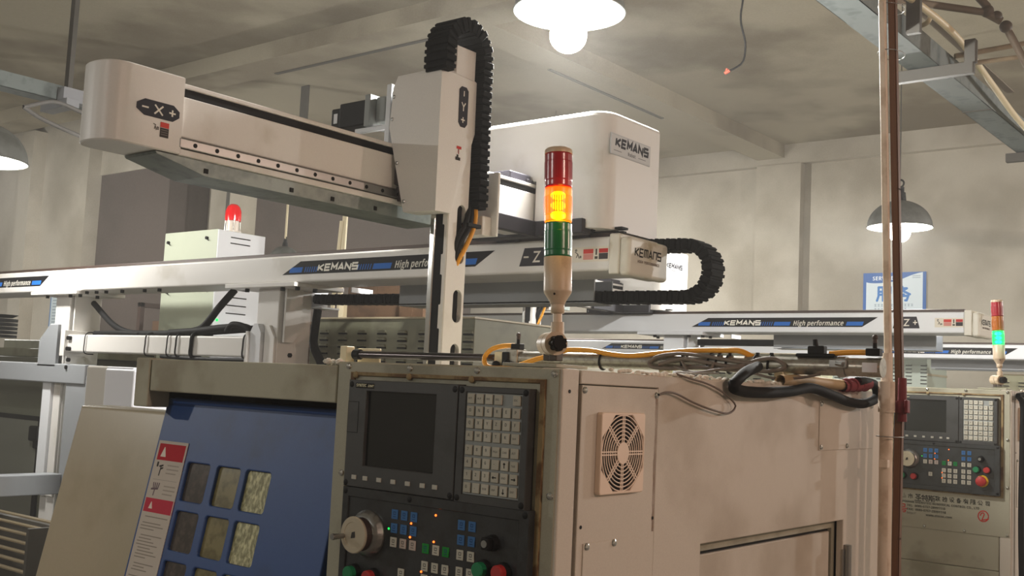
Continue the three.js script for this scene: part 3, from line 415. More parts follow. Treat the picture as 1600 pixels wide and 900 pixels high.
function gantry(label, { dx = 0, z0 = 0, sx = null, head = -2.35, decals = [-3.754], posts = [-3.97], left = -7.2, cross = false, mat = m.white }) {
  const G = thing('loading_gantry', label, 'gantry', [-3.9 + dx, 0, -3.16 + z0]), X = (x) => x + dx, Z = (z) => z + z0;
  part('rail_beam', bx(X(left), X(-2.03), 2.013, 2.132, Z(-3.277), Z(-3.04), 0.010), mat, G, 'long pale rail beam');
  part('guide_rail', [bx(X(left), X(-2.04), 2.131, 2.149, Z(-3.10), Z(-3.062), 0.003), bx(X(left), X(-2.04), 2.131, 2.149, Z(-3.26), Z(-3.222), 0.003)], M(0x3e2f28, 0.5, 0.3), G, 'brown guide rails on top of the beam');
  const cap = part('end_cap', [bx(X(-2.032), X(-1.99), 2.0, 2.14, Z(-3.285), Z(-3.032), 0.006), bx(X(-1.992), X(-1.95), 1.995, 2.128, Z(-3.29), Z(-3.034), 0.014)], m.soiled, G, 'soiled cream end cap');
  part('cap_print', sheet(rect(-Z(-3.062), -Z(-3.245), 2.037, 2.098), 'side', X(-1.95), 0.0006), capSign, cap, 'black lettering');
  for (const d of decals) part('beam_decal', sheet([[X(d), 2.0475], [X(d + 1.118), 2.0475], [X(d + 1.211), 2.104], [X(d + 0.118), 2.104]], 'front', Z(-3.04), 0.0008), beamDecal, G, 'black and blue strip with white lettering');
  part('axis_plate', sheet([[X(-2.424), 2.04], [X(-2.272), 2.04], [X(-2.290), 2.106], [X(-2.402), 2.106]], 'front', Z(-3.04), 0.0008), plateZ, G, 'dark axis plate');
  part('warning_sticker', sheet(rect(X(-2.19), X(-2.035), 2.046, 2.098), 'front', Z(-3.04), 0.0008), sticker, G);
  // posts
  const hexB = (x, y, z, p = G) => put('bolt', hexG, m.black, p, [x, y, z]);
  for (const q of posts) {
    const x0 = X(q), x1 = X(q + 0.152);
    part('mount_plate', bx(x0 - 0.165, x1 + 0.172, 1.995, 2.014, Z(-3.31), Z(-3.02), 0.002), mat, G);
    const p = part('post', bx(x0, x1, 0, 1.996, Z(-3.275), Z(-3.085), 0.006), mat, G, 'square pale post');
    part('gusset', ex([[-Z(-3.10), 1.996], [-Z(-3.195), 1.996], [-Z(-3.195), 1.80], [-Z(-3.15), 1.755], [-Z(-3.10), 1.755]], 0.012, 'side', x1 + 0.018, 0.001), mat, p, 'pale stiffening plate');
    part('bracket', ex([[x0 - 0.012, 0.9], [x0 + 0.075, 0.9], [x0 + 0.075, 1.795], [x0 + 0.05, 1.835], [x0 + 0.02, 1.835], [x0 - 0.012, 1.785]], 0.03, 'front', Z(-3.085), 0.002), m.pale, p, 'pointed clamp bracket');
    part('bracket', ex([[x0 + 0.079, 0.9], [x0 + 0.150, 0.9], [x0 + 0.150, 1.775], [x0 + 0.11, 1.83], [x0 + 0.079, 1.83]], 0.014, 'front', Z(-3.085), 0.002), mat, p);
    for (const [bxx, bz] of [[x0 - 0.05, -3.06], [x1 + 0.16, -3.05], [x1 + 0.06, -3.05], [x1 + 0.16, -3.15], [x0 - 0.11, -3.2], [x0 - 0.03, -3.27]]) hexB(bxx, 1.987, Z(bz));
    for (const yy of [1.70, 1.78]) put('bolt', hexG, m.black, p, [x1 + 0.001, yy, Z(-3.16)], [0, 0, Math.PI / 2]);
  }
  // chain trough and the chain of the long axis
  if (sx !== null || z0) {
    const off = sx ?? 0;
    part('chain_trough', [bx(X(-3.263) , X(-2.256), 1.936, 2.028, Z(-3.287), Z(-3.279), 0.001), bx(X(-3.263), X(-2.256), 1.927, 1.931, Z(-3.40), Z(-3.28), 0.001), bx(X(-3.263), X(-2.256), 1.926, 2.02, Z(-3.405), Z(-3.398), 0.001)], m.greyandshade, G, 'grey sheet trough behind the beam');
    part('trough_bracket', [bx(X(-3.86), X(-3.853), 1.93, 2.01, Z(-3.40), Z(-3.29), 0.001), bx(X(-3.86), X(-3.77), 1.922, 1.930, Z(-3.40), Z(-3.29), 0.001)], m.pale, G); part('trough_bracket', bx(X(-3.56), X(-3.553), 1.99, 2.013, Z(-3.40), Z(-3.27), 0.001), m.pale, G);
  }
  if (sx === 0) {
    const cz = Z(-3.345);
    chain('cable_chain', G, [[X(-3.84), 1.968, cz], [X(-3.4), 1.962, cz], [X(-2.6), 1.957, cz], [X(-2.1), 1.950, cz], ...arc(X(-1.892), 2.04, 0.092, -Math.PI / 2, Math.PI / 2, 10, (a, b) => [a, b, cz]), [X(-2.05), 2.137, cz], [X(-2.25), 2.155, cz]], 0.10, { text: 'black cable chain looping round the beam end', across: [0, 0, 1] }, 0.042);
  } else if (sx !== null) part('cable_chain', bx(X(-3.84), X(-3.2), 1.945, 1.985, Z(-3.39), Z(-3.30), 0.003), m.chain, G, 'black cable chain');
  if (sx === null) return G;
  // carriage on the beam
  const S = (x) => x + dx + sx;
  const car = part('carriage', [bx(S(-2.60), S(-2.12), 2.150, 2.166, Z(-3.36), Z(-2.99), 0.003), bx(S(-2.56), S(-2.14), 2.166, 2.19, Z(-3.33), Z(-3.0), 0.003), bx(S(-2.55), S(-2.44), 2.134, 2.152, Z(-3.11), Z(-3.05), 0.003), bx(S(-2.24), S(-2.13), 2.134, 2.152, Z(-3.11), Z(-3.05), 0.003), bx(S(-2.60), S(-2.10), 2.136, 2.188, Z(-3.02), Z(-2.965), 0.004), bx(S(-2.326), S(-2.30), 2.134, 2.188, Z(-3.0), Z(-2.62), 0.004)], M(0x1c1a22, 0.5, 0.2), G, 'dark carriage plate on the rails');
  part('rail_wiper', [bx(S(-2.14), S(-2.0), 2.145, 2.152, Z(-3.09), Z(-3.07), 0.001), bx(S(-2.14), S(-2.0), 2.158, 2.166, Z(-3.10), Z(-3.06), 0.001), cy([S(-2.11), 2.165, Z(-3.04)], [S(-2.11), 2.165, Z(-3.02)], 0.018)], m.black, car);
  part('grease_block', bx(S(-2.20), S(-2.16), 2.148, 2.172, Z(-3.0), Z(-2.975), 0.003), m.red, car, 'dark red block');
  // white cover over the carriage
  const cs = (x0, x1, zr) => { const s = new THREE.Shape(), a = -Z(-2.985), b = -Z(-3.365); s.moveTo(x0, a); s.lineTo(x1 - zr, a); s.absarc(x1 - zr, a + zr, zr, -Math.PI / 2, 0); s.lineTo(x1, b - 0.03); s.lineTo(x1 - 0.03, b); s.lineTo(x0, b); s.lineTo(x0, a); return s; };
  const cov = part('carriage_cover', [ex(cs(S(-2.60), S(-2.03), 0.075), 0.213, 'top', 2.335, 0, 12), ex(cs(S(-2.60), S(-2.03), 0.075), 0.036, 'top', 2.530, 0.018, 12), ex(cs(S(-2.32), S(-2.03), 0.075), 0.179, 'top', 2.156, 0, 12)], m.white, G, 'tall white rounded sheet cover over the carriage');
  part('cover_sign', sheet([[-Z(-3.013), 2.414], [-Z(-3.268), 2.414], [-Z(-3.268), 2.487], [-Z(-3.013), 2.487]], 'side', S(-2.03), 0.003), coverSign, cov, 'grey name plate with dark lettering');
  // short axis beam, at right angles
  const zN = head > -2 ? -1.36 : -1.53;
  const arm = part('arm_beam', [bx(S(-2.44), S(-2.338), 2.146, 2.318, Z(-3.28), Z(zN), 0.003), bx(S(-2.45), S(-2.330), 2.313, 2.326, Z(-3.02), Z(zN), 0.003), bx(S(-2.345), S(-2.330), 2.188, 2.292, Z(-3.02), Z(zN), 0.004), bx(S(-2.345), S(-2.322), 2.140, 2.157, Z(-3.02), Z(zN), 0.003)], m.white, G, 'pale arm beam reaching forward');
  part('dust_strip', bx(S(-2.345), S(-2.333), 2.293, 2.312, Z(-3.0), Z(zN), 0.001), m.black, arm, 'black strip under the top edge');
  const rl = part('arm_rail', bx(S(-2.342), S(-2.320), 2.159, 2.184, Z(-3.0), Z(zN), 0.003), m.steel, arm, 'steel rail with countersunk holes');
  const hg = clean(new THREE.CylinderGeometry(0.0058, 0.0058, 0.0014, 14).rotateZ(Math.PI / 2)); for (let i = 0; i < 21; i++) put('rail_hole', hg, m.black, rl, [S(-2.3197), 2.1715, Z(zN - 0.045 - i * 0.066)]);
  part('under_plate', [ex([[-Z(zN + 0.06), 2.140], [-Z(zN + 0.055), 2.134], [-Z(zN - 0.09), 2.102], [-Z(head > -2 ? -2.4 : -2.50), 2.102], [-Z(head > -2 ? -2.4 : -2.50), 2.140]], 0.138, 'side', S(-2.47), 0.001)], m.galv, arm, 'grey plate under the arm');
  for (const z of [-1.62, -1.9, -2.05, -2.22, -2.6]) put('bolt', clean(bx(-0.0015, 0.0015, -0.006, 0.006, -0.006, 0.006)), m.black, arm, [S(-2.331), 2.116, Z(z)]);
  part('beam_end_stop', [bx(S(-2.36), S(-2.333), 2.19, 2.34, Z(-2.99), Z(-2.95), 0.004), bx(S(-2.45), S(-2.34), 2.326, 2.356, Z(-2.98), Z(-2.86), 0.006)], M(0x34323c, 0.5), arm, 'dark end stop');
  // rounded end cap with axis sign
  const capS = new THREE.Shape(); { const a = S(-2.475), b = S(-2.322), zf = -Z(zN + 0.205), zb = -Z(zN - 0.004), r = (b - a) / 2; capS.moveTo(a, zb); capS.lineTo(b, zb); capS.lineTo(b, zf + 0.06); capS.bezierCurveTo(b, zf + 0.02, b - 0.03, zf, a + r, zf); capS.bezierCurveTo(a + 0.03, zf, a, zf + 0.02, a, zf + 0.06); capS.lineTo(a, zb); capS; }
  const ac = part('arm_end_cap', creased(ex(capS, 0.196, 'top', 2.142, 0.003, 14), 0.5), m.white, G, 'rounded white end cap of the arm');
  part('axis_plate', sheet([[-Z(zN + 0.126), 2.231], [-Z(zN + 0.104), 2.218], [-Z(zN + 0.024), 2.218], [-Z(zN + 0.006), 2.231], [-Z(zN + 0.006), 2.246], [-Z(zN + 0.024), 2.259], [-Z(zN + 0.104), 2.259], [-Z(zN + 0.126), 2.246]], 'side', S(-2.3222), 0.0008), plateX, ac, 'dark axis plate with X');
  part('warning_sticker', sheet(rect(-Z(zN + 0.08), -Z(zN + 0.033), 2.172, 2.214), 'side', S(-2.3222), 0.0008), dangerX, ac);
  // head with servo, hood, ram and chain
  const h = head + 2.35, W = (z) => Z(z + h);
  const pts = []; for (const [x, y, z] of [[-2.337, 2.50, -2.273], [-2.322, 2.534, -2.275], [-2.152, 2.536, -2.275], [-2.137, 2.52, -2.272], [-2.345, 2.375, -2.272], [-2.135, 2.375, -2.270], [-2.264, 2.108, -2.270], [-2.131, 2.104, -2.268], [-2.335, 2.51, -2.43], [-2.322, 2.536, -2.41], [-2.15, 2.543, -2.408], [-2.137, 2.525, -2.43], [-2.345, 2.37, -2.432], [-2.137, 2.365, -2.432], [-2.262, 2.108, -2.335], [-2.131, 2.106, -2.336], [-2.15, 2.546, -2.30], [-2.137, 2.53, -2.31]]) pts.push(V(S(x), y, W(z)));
  const hood = part('head_hood', new ConvexGeometry(pts), m.white, G, 'white sheet hood of the lifting axis');
  part('axis_plate', sheet([[-W(-2.352), 2.488], [-W(-2.362), 2.498], [-W(-2.382), 2.498], [-W(-2.392), 2.488], [-W(-2.392), 2.386], [-W(-2.382), 2.374], [-W(-2.362), 2.374], [-W(-2.352), 2.386]], 'side', S(-2.1362), 0.0022), plateY, hood, 'dark axis plate with Y');
  part('warning_sticker', sheet(rect(-W(-2.343), -W(-2.372), 2.268, 2.316), 'side', S(-2.1348), 0.0022), dangerY, hood);
  for (const [x, y] of [[-2.332, 2.47], [-2.334, 2.40]]) put('screw', screwG, m.steel, hood, [S(x), y, W(-2.272)]);
  put('screw', screwG, m.steel, hood, [S(-2.262), 2.14, W(-2.268)]); put('screw', screwG, m.steel, hood, [S(-2.30), 2.26, W(-2.268)]);
  const mo = part('servo_motor', [bx(S(-2.66), S(-2.53), 2.425, 2.508, W(-2.42), W(-2.345), 0.005), bx(S(-2.705), S(-2.66), 2.43, 2.497, W(-2.415), W(-2.35), 0.006)], M(0x0a0a0c, 0.6), G, 'black servo motor');
  part('motor_label', bx(S(-2.69), S(-2.672), 2.445, 2.478, W(-2.3495), W(-2.3485)), m.pale, mo);
  part('motor_flange', [bx(S(-2.53), S(-2.505), 2.415, 2.52, W(-2.43), W(-2.335), 0.003), bx(S(-2.505), S(-2.46), 2.43, 2.515, W(-2.425), W(-2.36), 0.008), bx(S(-2.46), S(-2.395), 2.44, 2.505, W(-2.42), W(-2.36), 0.012)], m.grey, mo, 'grey gearbox');
  part('motor_plate', [bx(S(-2.395), S(-2.375), 2.33, 2.525, W(-2.44), W(-2.30), 0.002), bx(S(-2.58), S(-2.37), 2.398, 2.414, W(-2.36), W(-2.345), 0.002), bx(S(-2.37), S(-2.34), 2.36, 2.50, W(-2.42), W(-2.30), 0.003)], m.pale, G);
  part('slide_block', [bx(S(-2.330), S(-2.28), 2.15, 2.195, W(-2.43), W(-2.30), 0.003), bx(S(-2.33), S(-2.27), 2.2, 2.5, W(-2.43), W(-2.29), 0.003)], M(0x3a3032, 0.5), G);
  // ram: a pierced pale channel with a steel rail
  const slot = (a0, a1, b0, b1) => rrect(a0, a1, b0, b1, (a1 - a0) / 2);
  const ca = -W(-2.338), cb = -W(-2.424);
  const ramS = poly(rect(ca, cb, 1.40, 2.62), [slot(ca + 0.038, ca + 0.076, 1.963, 2.14), slot(ca + 0.038, ca + 0.076, 1.786, 1.884), slot(ca + 0.038, ca + 0.076, 1.61, 1.722), slot(ca + 0.038, ca + 0.076, 1.45, 1.55)]);
  const ram = part('ram', [ex(ramS, 0.012, 'side', S(-2.152), 0.001), bx(S(-2.162), S(-2.142), 1.40, 2.62, W(-2.344), W(-2.336), 0.002), bx(S(-2.20), S(-2.152), 1.40, 2.62, W(-2.424), W(-2.414), 0.001)], m.white, G, 'pale pierced ram hanging from the head');
  part('ram_liner', bx(S(-2.175), S(-2.154), 1.41, 2.6, W(-2.41), W(-2.35)), m.black, ram);
  part('ram_rail', [bx(S(-2.213), S(-2.192), 1.40, 2.40, W(-2.36), W(-2.336), 0.004)], m.chrome, ram, 'bright steel rail');
  part('ram_belt', bx(S(-2.192), S(-2.162), 1.40, 2.35, W(-2.37), W(-2.3395), 0.002), m.black, ram, 'black toothed strip');
  for (const y of [2.03, 1.88, 1.72, 1.56]) part('ram_opening', ex(rrect(S(-2.1635), S(-2.1535), y - 0.045, y + 0.045, 0.0049, THREE.Shape), 0.002, 'front', W(-2.3375)), m.black, ram);
  chain('cable_chain', G, [[S(-2.157), 2.53, W(-2.283)], ...arc(-W(-2.368), 2.60, 0.085, Math.PI, 0, 10, (a, b) => [S(-2.157), b, -a]), [S(-2.157), 2.4, W(-2.455)], [S(-2.157), 2.14, W(-2.460)]], 0.095, { text: 'black cable chain arching over the head', across: [1, 0, 0] }, 0.044);
  part('chain_bracket', [bx(S(-2.21), S(-2.10), 2.06, 2.26, W(-2.522), W(-2.512), 0.002), bx(S(-2.21), S(-2.12), 2.06, 2.12, W(-2.512), W(-2.47), 0.004)], m.white, G, 'white chain bracket');
  part('hose', tb([[S(-2.14), 2.16, W(-2.456)], [S(-2.13), 2.09, W(-2.445)], [S(-2.13), 2.02, W(-2.412)], [S(-2.14), 1.975, W(-2.392)], [S(-2.16), 1.93, W(-2.385)]], 0.0075, 24), m.yellow, G, 'yellow air hose');
  part('hose', [tb([[S(-2.15), 2.16, W(-2.452)], [S(-2.135), 2.08, W(-2.425)], [S(-2.14), 2.02, W(-2.39)], [S(-2.16), 1.93, W(-2.38)]], 0.009, 24), tb([[S(-2.155), 2.16, W(-2.445)], [S(-2.13), 2.09, W(-2.405)], [S(-2.14), 2.03, W(-2.378)], [S(-2.16), 1.95, W(-2.38)]], 0.008, 24), bx(S(-2.145), S(-2.115), 2.076, 2.088, W(-2.46), W(-2.40), 0.002)], m.black, G, 'black cables');
  return G;
}
const g1 = gantry('nearest loading gantry, its pale beam and arm across the whole view', { sx: 0, head: -2.35, decals: [-3.754, -6.98], posts: [-3.97, -5.755], left: -8.2 });
const g2 = gantry('second loading gantry, behind the cable chain and the light tower', { dx: 0.27, z0: -3.1, sx: -1.90, head: -1.78, decals: [-3.72], posts: [-3.955], mat: m.pale, left: -6.0 });
const g3 = gantry('third loading gantry, its glaring white beam low behind the second', { dx: 0.27, z0: -6.2, sx: null, decals: [-3.72, -6.5], posts: [-3.955], mat: m.pale, left: -7.5 });
{   // parts only the nearest gantry shows
  const G = g1;
  const bar = part('cross_bar', bx(-5.53, -3.975, 1.682, 1.777, -3.14, -3.045, 0.010), m.white, G, 'pale cross bar between the posts');
  part('bar_flange', bx(-5.575, -5.53, 1.66, 1.80, -3.16, -3.03, 0.002), m.white, bar); part('bar_flange', bx(-3.985, -3.972, 1.66, 1.80, -3.15, -3.04, 0.002), m.white, bar);
  for (const y of [1.70, 1.758]) for (const x of [-5.508, -5.49]) put('bolt', hexG, m.black, bar, [x, y, -3.04], [Math.PI / 2, 0, 0]);
  for (const [x, r] of [[-5.334, 0.003], [-4.768, 0.0035], [-4.582, 0.0032], [-4.508, 0.004], [-4.384, 0.009], [-3.99, 0.004]]) part('cable_tie', tb([[x, 1.782, -3.15], [x - 0.004, 1.79, -3.1], [x, 1.781, -3.042], [x - 0.003, 1.73, -3.036], [x - 0.006, 1.68, -3.042], [x, 1.674, -3.09]], r, 28, 8), m.black, bar);
  part('cable_bundle', [tb([[-5.56, 1.96, -3.2], [-5.2, 1.83, -3.12], [-5.0, 1.792, -3.09], [-4.75, 1.788, -3.09], [-4.3, 1.80, -3.09], [-3.99, 1.815, -3.10]], 0.016, 60), tb([[-4.62, 1.79, -3.07], [-4.4, 1.80, -3.07], [-4.2, 1.815, -3.07], [-4.05, 1.82, -3.08], [-3.98, 1.80, -3.08]], 0.018, 40), tb([[-4.30, 2.01, -3.2], [-4.33, 1.92, -3.14], [-4.38, 1.82, -3.09], [-4.45, 1.795, -3.07]], 0.018, 30), tb([[-4.15, 1.80, -3.06], [-4.1, 1.83, -3.05], [-4.02, 1.82, -3.06], [-3.97, 1.79, -3.07]], 0.014, 24), tb([[-5.3, 1.785, -3.07], [-5.1, 1.788, -3.07], [-4.9, 1.784, -3.08]], 0.014, 20)], m.rubber, bar, 'black cables lying on the bar');
  part('under_cable', tb([[-4.66, 1.675, -3.06], [-4.3, 1.668, -3.05], [-3.98, 1.67, -3.06]], 0.01, 24), m.black, bar);
  part('lower_frame', [bx(-8.0, -5.30, 1.512, 1.618, -3.14, -3.03, 0.008), bx(-5.50, -5.285, 0, 1.56, -3.16, -3.04, 0.008)], m.greyandshade, G, 'pale lower frame at the left, its grey darkened for shade');  // grey paint, darkened to carry the shade on these members
  part('frame_plate', ex([[-5.80, 1.60], [-5.61, 1.60], [-5.61, 1.83], [-5.70, 1.83], [-5.80, 1.745]], 0.02, 'front', -3.05, 0.002), m.greyandshade, G);
  for (const [x, y] of [[-5.475, 1.64], [-5.485, 1.60]]) put('bolt', hexG, m.black, G, [x, y, -3.03], [Math.PI / 2, 0, 0]);
  for (const x of [-5.43, -5.334, -5.239, -5.086, -4.88, -4.75]) put('bolt', hexG, m.black, G, [x, 2.006, -3.08]);
  part('side_bar', bx(-5.56, -5.46, 0.93, 1.036, -3.04, -1.6, 0.006), m.greyandshade, G, 'pale bar running forward, its grey darkened for shade');  // shade is part of this grey too
  part('post_cable', [tb([[-3.84, 1.92, -3.33], [-3.84, 1.83, -3.32], [-3.82, 1.76, -3.30], [-3.72, 1.68, -3.26], [-3.60, 1.58, -3.22]], 0.020, 30)], m.rubber, G, 'black cable behind the post');
}

// ------------------------------------------------------------------ light towers on the lathes
function tower(o, lit, label) {
  const t = thing('light_tower', label, 'light tower', [-1.0 + o[0], 1.633 + o[1], -1.36 + o[2]]), c = (y) => [-1.0045 + (y - 1.75) * -0.045 + o[0], y + o[1], -1.36 + o[2]], r = 0.0222;
  const lathe = (pts, y0) => { const p = c(y0); return rotAbout(new THREE.LatheGeometry(pts.map((q) => new THREE.Vector2(q[0], q[1] - y0)), 36).translate(...p), [0, 0, 1], 0.045, p); };
  const seg = (name, y0, y1, col, on, parent) => {
    const mat = new THREE.MeshPhysicalMaterial(on ? { color: col, roughness: 0.35, transmission: 0.6, thickness: 0, emissive: lit === 'amber' ? 0xff9a10 : col, emissiveIntensity: lit === 'amber' ? 0.75 : 1.1 } : { color: col, roughness: 0.28, clearcoat: 0.5, clearcoatRoughness: 0.2 });
    const prof = []; const n = 40; for (let i = 0; i <= n; i++) { const y = y0 + (y1 - y0) * i / n, band = (i < 8 || i > 30) ? (i % 2) * 0.0007 : 0; prof.push([r - band - (i === 0 || i === n ? 0.0012 : 0), y]); }
    const s = part(name, lathe(prof, y0), mat, t);
    const ribs = []; for (let k = 0; k < 36; k++) { const a = k / 36 * Math.PI * 2; const p = c((y0 + y1) / 2); ribs.push(rotAbout(new THREE.BoxGeometry(0.0016, (y1 - y0) * 0.5, 0.0012).translate(0, 0, r - 0.0004).rotateY(a).translate(...p), [0, 0, 1], 0.045, p)); }
    part('lens_ribs', ribs, mat, s);
    return s;
  };
  part('tower_cap', lathe([[0.0001, 1.984], [0.019, 1.984], [0.0218, 1.9815], [0.0222, 1.978], [0.0222, 1.975]], 1.975), m.towerbody, t);
  const L3 = [seg('red_lens', 1.9205, 1.9755, 0x9c1626, lit === 'red'), seg('amber_lens', 1.8645, 1.9195, lit === 'amber' ? 0xff8a00 : 0xa85a0c, lit === 'amber'), seg('green_lens', 1.8085, 1.8635, lit === 'green' ? 0x18e07a : 0x07653c, lit === 'green')];
  const col = { red: 0xff3020, amber: 0xffc21e, green: 0x70ffc8 }, mid = { amber: 1.892, green: 1.836 }[lit];
  const host = L3[{ red: 0, amber: 1, green: 2 }[lit]];
  const glow = new THREE.MeshStandardMaterial({ color: col[lit], emissive: col[lit], emissiveIntensity: lit === 'green' ? 26 : 22 });
  part('light_source', [-0.016, 0, 0.016].map((d) => { const p = c(mid + d); return new THREE.SphereGeometry(0.0125, 16, 10).scale(1, 0.55, 1).translate(...p); }), glow, host, 'glowing lamps inside the lit lens');
  const pl = new THREE.PointLight(col[lit], 0.006); pl.position.set(0.034, 1.89 - 1.633 + (mid - 1.89), 0.034); pl.castShadow = true; t.add(pl);
  part('tower_body', lathe([[0.012, 1.735], [0.0125, 1.738], [0.0215, 1.752], [0.0222, 1.756], [0.0222, 1.8085], [0.0001, 1.8085]], 1.735), m.towerbody, t, 'beige plastic body');
  part('body_hole', sp([...c(1.752).map((v, i) => v + [0.008, -0.003, 0.0195][i])], 0.0018, 8, 6), m.black, t);
  part('tower_neck', [lathe([[0.0001, 1.72], [0.0105, 1.72], [0.0112, 1.736], [0.0001, 1.737]], 1.72)], m.towerbody, t);
  part('tower_pole', cy(c(1.668), c(1.73), 0.0072), M(0xd8c3ab, 0.3), t);
  part('pole_socket', cy(c(1.667), c(1.706), 0.0108, 0.0104), m.towerbody, t);
  const q = c(1.672); q[0] -= 0.012;
  const cl = part('swivel_clamp', [cy([q[0] - 0.016, q[1], q[2] - 0.012], [q[0] + 0.004, q[1], q[2] + 0.003], 0.0185, 0.0185, 32), cy([q[0] + 0.0055, q[1], q[2] + 0.004], [q[0] + 0.021, q[1], q[2] + 0.0155], 0.0185, 0.0185, 32)], m.towerbody, t, 'round swivel clamp');
  const knob = []; for (let k = 0; k < 7; k++) { const a = k / 7 * Math.PI * 2; knob.push(cy([q[0] + 0.022, q[1], q[2] + 0.0162], [q[0] + 0.036, q[1], q[2] + 0.0265], 0.0045, 0.004, 10).translate(-0.0085 * Math.cos(a) * 0.6, 0.0085 * Math.sin(a), 0.0085 * Math.cos(a) * 0.8)); }
  part('clamp_knob', [...knob, cy([q[0] + 0.021, q[1], q[2] + 0.0155], [q[0] + 0.037, q[1], q[2] + 0.0272], 0.0105, 0.0098, 16)], m.black, cl, 'black star knob');
  part('tower_foot', [bx(q[0] - 0.014, q[0] - 0.001, 1.645 + o[1], 1.665 + o[1], q[2] - 0.014, q[2] + 0.002, 0.002), bx(q[0] + 0.005, q[0] + 0.02, 1.645 + o[1], 1.662 + o[1], q[2] - 0.006, q[2] + 0.012, 0.002)], M(0x4a4036, 0.6), t);
  part('base_plate', bx(-1.071 + o[0], -0.966 + o[0], 1.634 + o[1], 1.6395 + o[1], -1.395 + o[2], -1.312 + o[2], 0.001), m.fascia, t);
  return t;
}
tower([0, 0, 0], 'amber', 'light tower glowing amber on the corner of the nearest lathe');
tower([-0.144, 0.047, -3.1], 'green', 'light tower glowing green on top of the second lathe');

